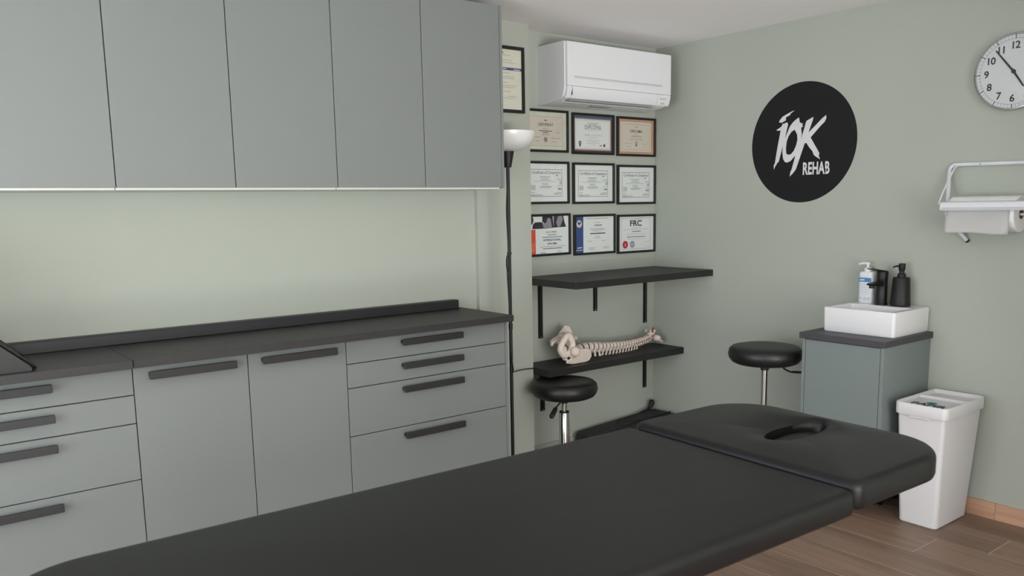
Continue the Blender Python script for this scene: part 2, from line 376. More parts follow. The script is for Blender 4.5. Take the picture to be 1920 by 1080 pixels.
wall_cab('grey-green two-door wall cabinet next to the floor lamp and framed certificates', XC - 0.8, XC, True)

# wedge cushion on the worktop
b = B(); z0 = ZT + 0.0015
prof = [(-3.398, z0 + 0.004), (-3.40, z0), (-3.94, z0), (-3.945, z0 + 0.005), (-3.945, z0 + 0.40), (-3.925, z0 + 0.425), (-3.85, z0 + 0.425), (-3.405, z0 + 0.016)]
def wy(inset, y): 
    cx, cz = -3.78, z0 + 0.12
    return [(cx + (p[0] - cx) * (1 - inset), y, cz + (p[1] - cz) * (1 - inset * 0.6) if p[1] > z0 + 0.001 else p[1]) for p in prof]
loft(b, [wy(0.03, -0.500), wy(0.0, -0.488), wy(0.0, -0.200), wy(0.03, -0.188)])
wc = thing('wedge_cushion', 'black leatherette wedge cushion lying on the worktop at the left edge', 'cushion', (-3.67, -0.34, z0))
obj('cushion_body', b, M_LEATHER2, wc, 40)
b = B(); tube(b, [(p[0] + 0.0015, -0.489, p[1] + 0.001) for p in (prof[5], prof[6], prof[7], prof[0])], 0.0035, 6); obj('piping', b, M_LEATHER2, wc, True); b = B(); tube(b, [(p[0] + 0.0015, -0.199, p[1] + 0.001) for p in (prof[5], prof[6], prof[7], prof[0])], 0.0035, 6)
obj('piping', b, M_LEATHER2, wc, True)

# ================================================================== AIR CONDITIONER
ax0, ax1, az0, az1 = -0.900, -0.115, 1.918, 2.216
t = thing('air_conditioner', 'white split air conditioner mounted high in the corner over the certificates', 'air conditioner', ((ax0 + ax1) / 2, -0.11, az0))
prof = [(0, az0 + 0.012), (0, az1 - 0.004), (-0.006, az1), (-0.205, az1), (-0.209, az1 - 0.004), (-0.209, az0 + 0.070), (-0.196, az0 + 0.030), (-0.186, az0 + 0.022), (-0.150, az0 + 0.012), (-0.05, az0), (-0.01, az0)]
b = B(); loft(b, [[(xx, p[0], p[1]) for p in prof] for xx in (ax0, ax1)]); obj('body', b, M_ACW, t, 35)
b = B(); pf = [(-0.2095, az0 + 0.078), (-0.2095, az1 - 0.002), (-0.222, az1 - 0.003), (-0.2245, az1 - 0.010), (-0.2245, az0 + 0.0795), (-0.2225, az0 + 0.078)]
loft(b, [[(xx, p[0], p[1]) for p in pf] for xx in (ax0 + 0.007, ax1 - 0.002)]); fp = obj('front_panel', b, M_ACW, t, 35)
b = B(); box(b, ax0 + 0.055, ax1 - 0.070, -0.2255, -0.2235, az0 + 0.124, az0 + 0.1265); box(b, ax0 + 0.06, ax1 - 0.075, -0.2255, -0.2235, az0 + 0.1185, az0 + 0.1198); obj('groove', b, M_ACG, fp)
pf = [(-0.2093, az0 + 0.076), (-0.2235, az0 + 0.0765), (-0.2225, az0 + 0.060), (-0.214, az0 + 0.030), (-0.205, az0 + 0.0185), (-0.193, az0 + 0.028)]
for nm, xa, xb in (('louver', ax0 + 0.044, ax1 - 0.108), ('corner_cover', ax0 + 0.008, ax0 + 0.041), ('display_cover', ax1 - 0.106, ax1 - 0.003)):
    b = B(); loft(b, [[(xx, p[0], p[1]) for p in pf] for xx in (xa, xb)]); o = obj(nm, b, M_ACW, t, 35)
    if nm == 'display_cover':
        d = B(); Mx = Matrix.Translation((ax1 - 0.054, -0.2222, az0 + 0.054)) @ Matrix.Rotation(math.radians(-14), 4, 'X') @ frame_back((0, 0, 0))
        for ang in (90, 210, 330):
            a = math.radians(ang); ca, sa = math.cos(a), math.sin(a); s = 0.0062
            poly_flat(d, [(-0.028, 0), (-0.028 + s * 0.58 * math.cos(a - PI / 6), s * 0.58 * math.sin(a - PI / 6)), (-0.028 + s * ca, s * sa), (-0.028 + s * 0.58 * math.cos(a + PI / 6), s * 0.58 * math.sin(a + PI / 6))], M=Mx @ Matrix.Translation((0, 0, 0.0008)))
        text_bm(d, 'MITSUBISHI', 0.0072, Mx @ Matrix.Translation((-0.018, 0.001, 0.0008)), 'LEFT', sx=0.95); text_bm(d, 'ELECTRIC', 0.0055, Mx @ Matrix.Translation((-0.018, -0.0055, 0.0008)), 'LEFT')
        obj('brand_mark', d, ink((70, 70, 74)), o)
        d = B(); box(d, ax1 - 0.073, ax1 - 0.045, -0.2155, -0.2075, az0 + 0.026, az0 + 0.038); obj('sensor_window', d, mat('sensor_grey', (186, 186, 190), 0.3), o)
b = B(); box(b, ax0 + 0.0405, ax0 + 0.0445, -0.222, -0.205, az0 + 0.035, az0 + 0.072); obj('louver_gap', b, M_DARK, t)
b = B(); box(b, ax0 + 0.05, ax1 - 0.115, -0.190, -0.150, az0 + 0.0085, az0 + 0.020); obj('outlet', b, M_ACG, t)
b = B(); box(b, ax0 + 0.045, ax1 - 0.11, -0.150, -0.142, az0 + 0.006, az0 + 0.016); obj('outlet_lip', b, M_ACW, t)
b = B(); box(b, ax0 + 0.28, ax0 + 0.42, -0.115, -0.075, az0 + 0.001, az0 + 0.010); obj('caution_label', b, M_ACG, t)

# ================================================================== FRAMED CERTIFICATES
def certificate(label, M, w, h, paper, items, border=0.0125, group='framed certificates in the niche'):
    """M maps (u, v, depth) with u,v from the lower-left corner of the frame."""
    org = M @ Vector((w / 2, 0, 0)); t = thing('framed_certificate', label, 'certificate', org, group)
    b = B(); d0, d1 = 0.0, 0.015
    for a0, a1, c0, c1 in ((0, w, 0, border), (0, w, h - border, h), (0, border, border, h - border), (w - border, w, border, h - border)): box(b, a0, a1, c0, c1, d0, d1, 0.001, 1, M)
    obj('frame', b, M_FRAMEB, t)
    b = B(); box(b, border - 0.001, w - border + 0.001, border - 0.001, h - border + 0.001, 0.002, 0.006, M=M); pp = obj('paper', b, paper, t)
    lay = 0; pw, ph = w - 2 * border, h - 2 * border
    for nm, m, els in items:
        b = B(); lay += 1; z = 0.0060 + 0.00018 * lay
        for e in els:
            k = e[0]
            if k == 'r': poly_flat(b, [(border + e[1] * pw, border + e[3] * ph), (border + e[2] * pw, border + e[3] * ph), (border + e[2] * pw, border + e[4] * ph), (border + e[1] * pw, border + e[4] * ph)], M=M @ Matrix.Translation((0, 0, z)))
            elif k == 'o':   # outline rectangle u0 u1 v0 v1 thickness(m)
                a0, a1, c0, c1 = border + e[1] * pw, border + e[2] * pw, border + e[3] * ph, border + e[4] * ph; q = e[5]
                poly_flat(b, [(a0, c0), (a1, c0), (a1, c1), (a0, c1)], [[(a0 + q, c0 + q), (a0 + q, c1 - q), (a1 - q, c1 - q), (a1 - q, c0 + q)]], M=M @ Matrix.Translation((0, 0, z)))
            elif k == 't':   # text u v size bold shear sx align
                _, s, u, v, size, bold, shear, sx, al = e
                text_bm(b, s, size, M @ Matrix.Translation((border + u * pw, border + v * ph, z)), al, bold, shear, sx)
            elif k == 'd':   # disc / ring
                _, u, v, r, ri = e; c = [(border + u * pw + r * math.cos(2 * PI * i / 24), border + v * ph + r * math.sin(2 * PI * i / 24)) for i in range(24)]
                hh = [[(border + u * pw + ri * math.cos(2 * PI * i / 24), border + v * ph + ri * math.sin(2 * PI * i / 24)) for i in range(24)]] if ri else []
                poly_flat(b, c, hh, M=M @ Matrix.Translation((0, 0, z)))
            elif k == 'p': poly_flat(b, [(border + q[0] * pw, border + q[1] * ph) for q in e[1]], M=M @ Matrix.Translation((0, 0, z)))
            elif k == 's':   # squiggle signature u0 v u1 amp
                _, u0, v, u1, amp = e; n = 26; r_s = random.Random(int(u0 * 1000)); top = []
                for i in range(n): top.append((border + (u0 + (u1 - u0) * i / (n - 1)) * pw, border + v * ph + amp * math.sin(i * 1.7) * r_s.uniform(0.3, 1)))
                for p, q in zip(top, top[1:]): poly_flat(b, [(p[0] - 0.0003, p[1] - 0.0005), (q[0] - 0.0003, q[1] - 0.0005), (q[0] + 0.0004, q[1] + 0.0006), (p[0] + 0.0004, p[1] + 0.0006)], M=M @ Matrix.Translation((0, 0, z)))
        po = obj(nm, b, m, pp)
        if nm in ('emblem', 'seal_mark') or 'lettering' in nm or 'handwriting' in nm or 'print' in nm: po['kind'] = 'stuff'
    b = B(); box(b, border - 0.0005, w - border + 0.0005, border - 0.0005, h - border + 0.0005, 0.0095, 0.0112, M=M); obj('glass', b, M_GLASS, t)
    return t
def lines(rows, th=0.008): return [('r', c - l / 2, c + l / 2, v - th / 2, v + th / 2) for c, v, l in rows]
GREY, LGREY, DK = ink((126, 124, 124)), ink((176, 174, 174)), ink((46, 45, 48))
P_CREAM, P_WHITE, P_BEIGE = mat('cream_paper', (226, 220, 204), 0.6, var=0.02, vscale=20), mat('white_paper', (232, 232, 230), 0.6, var=0.005), mat('beige_paper', (216, 204, 190), 0.6, var=0.02, vscale=15)
FY = 0.0
def at(x0, z0, tilt=0.0): return frame_back((x0, FY, z0)) @ Matrix.Rotation(tilt, 4, 'Z')
FW = 0.319
# top row
certificate('framed cream certificate with round seal, top row, half behind the lamp bowl', at(-1.016, 1.678), FW, 0.222, mat('marbled_cream_paper', (212, 210, 196), 0.6, var=0.08, vscale=30), [
    ('sheet', P_BEIGE, [('r', 0.10, 0.91, 0.11, 0.87)]), ('border_line', ink((140, 134, 122)), [('o', 0.095, 0.915, 0.10, 0.88, 0.0012)]),
    ('lettering', DK, [('t', 'CERTIFIKAT', 0.5, 0.63, 0.021, 0.0002, 0, 0.95, 'CENTER')] + lines([(0.5, 0.78, 0.06)], 0.02) + lines([(0.5, 0.50, 0.32), (0.5, 0.455, 0.14)], 0.016)),
    ('fine_lettering', GREY, lines([(0.5, 0.56, 0.12), (0.22, 0.48, 0.10), (0.80, 0.46, 0.08), (0.27, 0.33, 0.20), (0.74, 0.31, 0.22), (0.30, 0.23, 0.09), (0.70, 0.22, 0.08), (0.5, 0.40, 0.20)], 0.010)),
    ('seal', ink((120, 108, 92)), [('d', 0.5, 0.27, 0.013, 0.009), ('d', 0.5, 0.27, 0.006, 0)])])
certificate('framed white diploma with red wax seal, middle of the top row', at(-0.668, 1.673), FW + 0.002, 0.222, mat('dark_printed_border', (66, 64, 76), 0.5), [
    ('band', mat('border_blue_fade', (70, 96, 118), 0.5), [('r', 0.0, 1.0, 0.93, 1.0)]), ('copper_border', mat('border_copper', (186, 142, 122), 0.5), [('o', 0.01, 0.965, 0.05, 0.93, 0.011)]),
    ('sheet', P_WHITE, [('r', 0.035, 0.94, 0.085, 0.90)]), ('border_line', ink((130, 126, 120)), [('o', 0.055, 0.92, 0.11, 0.875, 0.001)]),
    ('lettering', ink((104, 106, 112)), [('t', 'DIPLOMA', 0.49, 0.635, 0.030, 0.0, 0, 0.98, 'CENTER'), ('o', 0.30, 0.68, 0.61, 0.75, 0.0007)] + lines([(0.49, 0.80, 0.30), (0.49, 0.765, 0.18)], 0.010)),
    ('handwriting', DK, [('s', 0.27, 0.47, 0.43, 0.006), ('s', 0.46, 0.47, 0.73, 0.006), ('s', 0.66, 0.19, 0.72, 0.004)]),
    ('fine_lettering', LGREY, lines([(0.49, 0.40, 0.20), (0.49, 0.33, 0.36), (0.49, 0.29, 0.24), (0.49, 0.25, 0.34), (0.49, 0.20, 0.10)], 0.009)),
    ('rosette', ink((44, 44, 48)), [('d', 0.155, 0.255, 0.010, 0.0045), ('p', [(0.14, 0.21), (0.17, 0.21), (0.178, 0.14), (0.158, 0.165), (0.135, 0.14)])]),
    ('seal', ink((140, 28, 34)), [('p', [(0.755, 0.20), (0.775, 0.24), (0.80, 0.235), (0.81, 0.20), (0.80, 0.165), (0.79, 0.15), (0.765, 0.17)])])])
certificate('framed copper-bordered diploma at the right end of the top row', at(-0.324, 1.670), FW, 0.222, mat('copper_border_paper', (206, 156, 122), 0.45, var=0.10, vscale=12), [
    ('inner_border', P_BEIGE, [('r', 0.045, 0.94, 0.055, 0.945)]), ('border_line', ink((176, 140, 116)), [('o', 0.045, 0.94, 0.055, 0.945, 0.0025), ('o', 0.105, 0.885, 0.125, 0.865, 0.0015)]),
    ('lettering', ink((92, 82, 76)), [('t', 'DIPLOMA', 0.5, 0.625, 0.022, 0.0004, 0, 1.1, 'CENTER')] + lines([(0.5, 0.79, 0.07)], 0.014) + lines([(0.5, 0.52, 0.30)], 0.012)),
    ('fine_lettering', ink((160, 146, 136)), lines([(0.5, 0.57, 0.14), (0.5, 0.455, 0.36), (0.5, 0.41, 0.42), (0.27, 0.31, 0.18), (0.74, 0.30, 0.16), (0.27, 0.22, 0.08), (0.74, 0.22, 0.06)], 0.009)),
    ('seal', ink((110, 100, 92)), [('d', 0.5, 0.315, 0.010, 0.006), ('p', [(0.475, 0.265), (0.525, 0.265), (0.515, 0.225), (0.485, 0.225)])])])
# middle row
def completion(label, x0, z0, seed):
    r_ = random.Random(seed)
    certificate(label, at(x0, z0), FW, 0.226, P_WHITE, [
        ('border_line', ink((58, 58, 62)), [('o', 0.10, 0.875, 0.135, 0.855, 0.0020)]),
        ('lettering', DK, [('t', 'Certificate of Completion', 0.487, 0.735, 0.0225, 0.0, 0.35, 0.88, 'CENTER'), ('s', 0.68, 0.215, 0.85, 0.006), ('s', 0.66, 0.20, 0.84, 0.004)]),
        ('stamp', ink((120, 52, 60)) if seed == 1 else ink((84, 82, 86)), [('r', 0.725, 0.775, 0.685, 0.705)]),
        ('fine_lettering', GREY, lines([(0.46, 0.655, 0.26), (0.46, 0.615, 0.17), (0.46, 0.57, 0.25), (0.46, 0.48, 0.15), (0.47, 0.44, 0.14), (0.48, 0.40, 0.30), (0.47, 0.37, 0.24), (0.17, 0.245, 0.09), (0.17, 0.19, 0.10), (0.18, 0.165, 0.12)], 0.011)),
        ('pale_lettering', LGREY, lines([(0.45, 0.535, 0.50), (0.80, 0.60, 0.12), (0.81, 0.57, 0.10), (0.80, 0.42, 0.08), (0.80, 0.38, 0.09), (0.79, 0.25, 0.11), (0.31, 0.185, 0.16), (0.32, 0.165, 0.18)], 0.011) + [('r', 0.125, 0.235, 0.315 + i * 0.018, 0.325 + i * 0.018) for i in range(7)]),
        ('emblem', ink((90, 90, 94)), [('d', 0.835, 0.515, 0.0055, 0.0035), ('d', 0.832, 0.478, 0.0055, 0.0035), ('r', 0.77, 0.855, 0.32, 0.345)])], group='framed completion certificates')
completion('framed certificate of completion, middle row, beside the pilaster', -1.012, 1.404, 1)
completion('framed certificate of completion in the middle of the middle row', -0.665, 1.401, 2)
completion('framed certificate of completion, middle row, against the right wall', -0.321, 1.394, 3)
# bottom row
BIG = [('photo_print', ink((52, 50, 54)), [('p', [(0.13, 0.675), (0.15, 0.80), (0.20, 0.85), (0.36, 0.85), (0.40, 0.80), (0.43, 0.675)]), ('p', [(0.37, 1.0), (0.62, 1.0), (0.64, 0.69), (0.42, 0.675), (0.40, 0.84), (0.37, 0.85)]), ('p', [(0.64, 1.0), (0.88, 1.0), (0.90, 0.85), (0.945, 0.70), (0.64, 0.69)]), ('d', 0.065, 0.905, 0.029, 0)]),
       ('photo_skin', ink((150, 144, 154)), [('p', [(0.375, 0.80), (0.47, 0.84), (0.49, 0.93), (0.53, 0.965), (0.57, 0.92), (0.60, 0.70), (0.40, 0.69)]), ('p', [(0.74, 0.96), (0.75, 1.0), (0.85, 1.0), (0.865, 0.90), (0.80, 0.71), (0.74, 0.70), (0.70, 0.82)])]),
       ('red_band', ink((222, 84, 60)), [('r', 0.0, 0.205, 0.0, 0.655)]),
       ('band_lettering', ink((236, 160, 110)), lines([(0.12, 0.27, 0.14), (0.14, 0.22, 0.11), (0.11, 0.17, 0.15), (0.12, 0.12, 0.13), (0.11, 0.08, 0.14)], 0.014)),
       ('lettering', DK, [('t', 'INTERNATIONAL', 0.60, 0.335, 0.0165, 0.0002, 0, 1.0, 'CENTER'), ('t', 'DIPLOMA', 0.60, 0.235, 0.0165, 0.0002, 0, 1.0, 'CENTER'), ('t', 'JAN KATRNEC', 0.585, 0.555, 0.0125, 0.0, 0, 0.95, 'CENTER')] + lines([(0.60, 0.135, 0.46)], 0.016)),
       ('fine_lettering', ink((110, 122, 140)), lines([(0.60, 0.50, 0.20), (0.60, 0.44, 0.48)], 0.018) + lines([(0.62, 0.185, 0.62), (0.38, 0.035, 0.10), (0.38, 0.012, 0.14), (0.77, 0.065, 0.06), (0.77, 0.03, 0.14)], 0.009)),
       ('emblem', ink((190, 190, 190)), [('r', 0.06, 0.07, 0.92, 0.97), ('r', 0.03, 0.10, 0.87, 0.89)])]
certificate('framed white and orange international diploma with photographs, bottom row left', at(-1.008, 1.124, 0.004), FW + 0.003, 0.226, P_WHITE, BIG)
certificate('framed certificate with a blue band and crest, middle of the bottom row', at(-0.660, 1.116, 0.0), FW + 0.003, 0.226, P_WHITE, [
    ('blue_band', ink((58, 80, 134)), [('r', 0.0, 0.205, 0.0, 1.0)]), ('crest', ink((226, 224, 222)), [('d', 0.10, 0.805, 0.021, 0)]),
    ('crest_ring', ink((120, 128, 158)), [('d', 0.10, 0.805, 0.019, 0.0175)]),
    ('crest_mark', ink((48, 46, 52)), [('p', [(0.06, 0.87), (0.085, 0.86), (0.10, 0.82), (0.115, 0.87), (0.14, 0.86), (0.135, 0.81), (0.11, 0.765), (0.09, 0.765), (0.065, 0.81)])]),
    ('crest_flame', ink((208, 140, 50)), [('p', [(0.09, 0.79), (0.115, 0.80), (0.125, 0.77), (0.105, 0.745), (0.09, 0.76)])]),
    ('band_lettering', ink((226, 228, 234)), [('p', [(0.04, 0.125), (0.09, 0.13), (0.16, 0.135), (0.175, 0.16), (0.11, 0.155), (0.055, 0.15)])] + lines([(0.10, 0.075, 0.16)], 0.014)),
    ('lettering', DK, lines([(0.58, 0.525, 0.40)], 0.026)),
    ('fine_lettering', GREY, lines([(0.57, 0.945, 0.56)], 0.010) + lines([(0.60, 0.755, 0.18)], 0.028) + lines([(0.50, 0.75, 0.05)], 0.014) + lines([(0.57, 0.83, 0.14), (0.57, 0.66, 0.40), (0.57, 0.625, 0.36), (0.57, 0.59, 0.22), (0.57, 0.445, 0.12), (0.57, 0.40, 0.18), (0.37, 0.315, 0.12), (0.73, 0.315, 0.10)], 0.009)),
    ('pale_lettering', LGREY, lines([(0.42, 0.13, 0.16), (0.42, 0.10, 0.18), (0.42, 0.07, 0.12), (0.80, 0.13, 0.18), (0.80, 0.10, 0.14)], 0.012))])
certificate('framed certificate with bold FRC heading and red round seal, bottom row', at(-0.320, 1.109, -0.002), FW, 0.226, P_WHITE, [
    ('border_line', ink((90, 90, 92)), [('o', 0.07, 0.91, 0.055, 0.95, 0.0012)]),
    ('lettering', DK, [('t', 'FRC', 0.485, 0.725, 0.046, 0.0012, 0, 1.25, 'CENTER')] + lines([(0.50, 0.565, 0.26), (0.50, 0.41, 0.54)], 0.016)),
    ('fine_lettering', LGREY, lines([(0.50, 0.915, 0.40), (0.5, 0.89, 0.20), (0.50, 0.67, 0.30), (0.50, 0.625, 0.70), (0.5, 0.49, 0.62), (0.5, 0.345, 0.50), (0.80, 0.25, 0.16), (0.78, 0.13, 0.05)], 0.010)),
    ('red_seal', ink((188, 44, 56)), [('d', 0.185, 0.19, 0.0225, 0)]), ('grey_seal', ink((158, 158, 162)), [('d', 0.385, 0.19, 0.0215, 0)]),
    ('seal_mark', ink((228, 214, 214)), [('d', 0.185, 0.20, 0.004, 0), ('r', 0.155, 0.215, 0.15, 0.16), ('r', 0.335, 0.435, 0.18, 0.20), ('d', 0.385, 0.19, 0.018, 0.0172)])])
# portrait one on the pilaster
certificate('tall framed document with a purple band hanging on the pilaster above the lamp', frame_back((-1.318, YP, 1.855)), 0.226, 0.318, P_CREAM, [
    ('purple_band', ink((88, 80, 124)), [('r', 0.0, 1.0, 0.655, 0.70)]), ('crest', ink((70, 72, 84)), [('d', 0.40, 0.94, 0.006, 0.003)]),
    ('fine_lettering', ink((150, 146, 140)), lines([(0.5, 0.90, 0.30), (0.45, 0.82, 0.5), (0.5, 0.78, 0.6), (0.42, 0.61, 0.4), (0.45, 0.55, 0.6), (0.5, 0.52, 0.55), (0.4, 0.45, 0.3), (0.5, 0.40, 0.7), (0.5, 0.37, 0.6), (0.45, 0.30, 0.4), (0.7, 0.22, 0.3), (0.6, 0.19, 0.4)], 0.006)),
    ('band_lettering', ink((214, 212, 226)), lines([(0.42, 0.678, 0.2), (0.85, 0.672, 0.2)], 0.014))], 0.0155, 'framed certificates in the niche')

# ================================================================== SHELVES, BRACKETS, SPINE MODEL
b = B(); box(b, XP1 + 0.002, -0.002, -0.452, -0.002, 0.985, 1.020, 0.001, 1)
tag(obj('wall_shelf', b, M_SHELF), 'deep black wall shelf in the corner right below the certificates', 'shelf')
ZS = 0.548
b = B(); box(b, XP1 + 0.002, -0.002, -0.246, -0.002, 0.511, ZS, 0.001, 1)
tag(obj('wall_shelf', b, M_SHELF), 'narrow black wall shelf carrying the spine model', 'shelf')
def bracket(label, x, ztop, drop, arm):
    t = thing('shelf_bracket', label, 'bracket', (x, -0.01, ztop - drop), 'black shelf brackets')
    b = B(); box(b, x - 0.0165, x + 0.0165, -0.005, -0.0005, ztop - drop, ztop - 0.0005, 0.0015, 1); box(b, x - 0.006, x + 0.006, -0.012, -0.004, ztop - drop + 0.012, ztop - 0.002, 0.002, 1); obj('wall_leg', b, M_BLACK, t)
    b = B(); box(b, x - 0.0165, x + 0.0165, -arm, -0.0055, ztop - 0.005, ztop - 0.0005, 0.0015, 1); box(b, x - 0.006, x + 0.006, -arm + 0.02, -0.0055, ztop - 0.011, ztop - 0.004, 0.002, 1); obj('shelf_arm', b, M_BLACK, t)
    b = B(); lathe(b, [(0, 0), (0.005, 0.0), (0.004, 0.002), (0, 0.0024)], n=10, M=Matrix.Translation((x, -0.005, ztop - drop + 0.008)) @ Matrix.Rotation(PI / 2, 4, 'X')); obj('screw', b, M_STEEL, t)
bracket('long black bracket under the deep shelf beside the pilaster', -0.905, 0.985, 0.310, 0.40)
bracket('short black bracket under the middle of the deep shelf', -0.493, 0.985, 0.196, 0.40)
bracket('black bracket under the deep shelf near the room corner', -0.078, 0.985, 0.306, 0.40)
bracket('black bracket under the narrow shelf near the room corner', -0.078, 0.511, 0.235, 0.20)
bracket('black bracket under the narrow shelf behind the stool seat', -0.897, 0.511, 0.246, 0.20)
# white plug under the narrow shelf
t = thing('plug_adapter', 'small white plug adapter under the narrow shelf above the stool', 'plug', (-0.815, -0.015, 0.452))
b = B(); box(b, -0.838, -0.792, -0.022, -0.0005, 0.452, 0.502, 0.004, 2); obj('housing', b, M_WPLASTIC, t)
b = B(); box(b, -0.829, -0.801, -0.046, -0.0225, 0.463, 0.493, 0.006, 2); obj('plug', b, M_WPLASTIC, t)

# ---- anatomical spine
SPN = thing('spine_model', 'anatomical model of spine and pelvis lying on the narrow shelf', 'anatomical model', (-0.45, -0.13, ZS))
def remeshed(name, bm, vox, m, parent, sm=4):
    me = bpy.data.meshes.new('tmp'); bm.to_mesh(me); bm.free(); o = bpy.data.objects.new('tmp', me); COL.objects.link(o)
    md = o.modifiers.new('r', 'REMESH'); md.mode = 'VOXEL'; md.voxel_size = vox
    s = o.modifiers.new('s', 'SMOOTH'); s.factor = 0.5; s.iterations = sm
    dg = bpy.context.evaluated_depsgraph_get(); out = bpy.data.meshes.new_from_object(o.evaluated_get(dg)); out.name = name
    bpy.data.objects.remove(o); bpy.data.meshes.remove(me); out.materials.clear()
    return link(name, out, m, parent, True)
def ell(bm, c, s, M=None, seg=14):
    t = bmesh.new(); bmesh.ops.create_uvsphere(t, u_segments=seg, v_segments=seg // 2 + 2, radius=1.0)
    bmesh.ops.transform(t, matrix=Matrix.Translation(Vector(c)) @ (M if M is not None else Matrix.Identity(4)) @ Matrix.Diagonal((s[0], s[1], s[2], 1)), verts=t.verts[:]); merge(bm, t)
path = smooth_path([(-0.775, -0.145, 0.612), (-0.700, -0.145, 0.620), (-0.595, -0.14, 0.611), (-0.470, -0.13, 0.602), (-0.340, -0.12, 0.597), (-0.250, -0.115, 0.601), (-0.185, -0.110, 0.609), (-0.140, -0.105, 0.618)], 40)
cum = [0]
for p, q in zip(path, path[1:]): cum.append(cum[-1] + (q - p).length)
def on_path(s):
    s = max(0, min(1, s)) * cum[-1]
    for i in range(len(path) - 1):
        if cum[i + 1] >= s:
            t = (s - cum[i]) / max(cum[i + 1] - cum[i], 1e-9); return path[i].lerp(path[i + 1], t), (path[i + 1] - path[i]).normalized()
    return path[-1], (path[-1] - path[-2]).normalized()
# heights: 5 lumbar, 12 thoracic, 7 cervical
hts = [0.0385 - 0.0012 * i for i in range(5)] + [0.0305 - 0.0009 * i for i in range(12)] + [0.0175 - 0.0004 * i for i in range(7)]
tot = sum(hts); s = 0
for i, hh in enumerate(hts):
    c, d = on_path((s + hh / 2) / tot); s += hh; L = hh / tot * cum[-1]
    side = Vector((0, 0, 1)).cross(d).normalized()            # towards the wall
    up = d.cross(side).normalized()
    F = Matrix(((d.x, side.x, up.x, c.x), (d.y, side.y, up.y, c.y), (d.z, side.z, up.z, c.z), (0, 0, 0, 1)))  # local: x along, y to wall, z up
    k = i / 23; rb = 0.0245 * (1 - k) + 0.0115 * k; rb = rb if i > 4 else 0.0265 - 0.0004 * i
    b = B(); n = 18
    # vertebral body: waisted drum
    prof = [(0.0, -0.37 * L), (rb * 0.92, -0.37 * L), (rb, -0.30 * L), (rb * 0.84, 0.0), (rb, 0.30 * L), (rb * 0.92, 0.37 * L), (0.0, 0.37 * L)]
    lathe(b, prof, n=n, M=F @ Matrix.Rotation(PI / 2, 4, 'Y'))
    # the model lies on its side: arch and spinous process point forward-down
    pd = Vector((0, -0.30, -0.954)); pd.normalize(); q = Vector((0, -0.954, 0.30))
    arch = rb * 1.05
    ln = (0.040 if i < 5 else (0.038 if i < 17 else 0.022))
    tilt = 0.0 if i < 5 else (-0.55 if i < 17 else -0.2)
    p0 = pd * arch; p1 = pd * (arch + ln * 0.5) + Vector((tilt * ln * 0.4, 0, 0)); p2 = pd * (arch + ln * 0.72) + Vector((tilt * ln * 0.8, 0, 0))
    base_z = c.z
    def clampv(v):
        w = F @ v
        if w.z < ZS + 0.006: w.z = ZS + 0.006
        return w
    tube(b, [clampv(p0 * 0.7), clampv(p0), clampv(p1), clampv(p2)], [rb * 0.35, rb * 0.30, rb * 0.22 + 0.001, rb * 0.16 + 0.003], 8)
    for sg in (-1, 1):
        tp = q * sg
        e = pd * (arch * 0.98) + tp * (rb * 0.6); f = pd * (arch * 1.25) + tp * (rb * 0.7 + (0.022 if i < 17 else 0.010)) + Vector((-0.003, 0, 0))
        tube(b, [clampv(pd * (arch * 0.9) + tp * rb * 0.3), clampv(e), clampv(f)], [rb * 0.30, rb * 0.24, rb * 0.12 + 0.0022], 8)
        g = pd * (arch * 0.95) + tp * (rb * 0.45); tube(b, [clampv(g + Vector((-0.42 * L, 0, 0))), clampv(g + Vector((0.42 * L, 0, 0)))], [rb * 0.18, rb * 0.26], 8)
    v = obj('vertebra', b, M_BONE, SPN, 45)
    if i < 23:
        b = B(); lathe(b, [(0, 0.37 * L), (rb * 0.84, 0.37 * L), (rb * 0.86, 0.5 * L), (rb * 0.84, 0.63 * L), (0, 0.63 * L)], n=14, M=F @ Matrix.Rotation(PI / 2, 4, 'Y')); obj('disc', b, M_DISC, v, 45)
    if i in (15, 16, 17, 18, 19, 20, 21, 22):
        b = B(); w = F @ (q * (rb * 0.9) + pd * (rb * 0.9)); ell(b, w, (0.0042, 0.0042, 0.0042)); w2 = F @ (q * (rb * 1.25) - pd * rb * 0.25); 
        if i % 3 == 0: ell(b, w2 + Vector((0, 0, rb * 0.9)), (0.006, 0.003, 0.003))
        obj('artery', b, M_RED, v, True)
# sacrum
b = B()
for k in range(7):
    tt = k / 6; cc = Vector((-0.770, -0.145, 0.608)).lerp(Vector((-0.862, -0.115, 0.640)), tt) + Vector((0, 0, -0.012 * math.sin(tt * PI))); ell(b, cc, (0.017, 0.040 * (1 - 0.75 * tt), 0.030 * (1 - 0.72 * tt)))
tube(b, [(-0.86, -0.115, 0.64), (-0.872, -0.118, 0.655), (-0.872, -0.125, 0.668)], [0.008, 0.006, 0.004], 8)
remeshed('sacrum', b, 0.0035, M_BONE, SPN, 3)
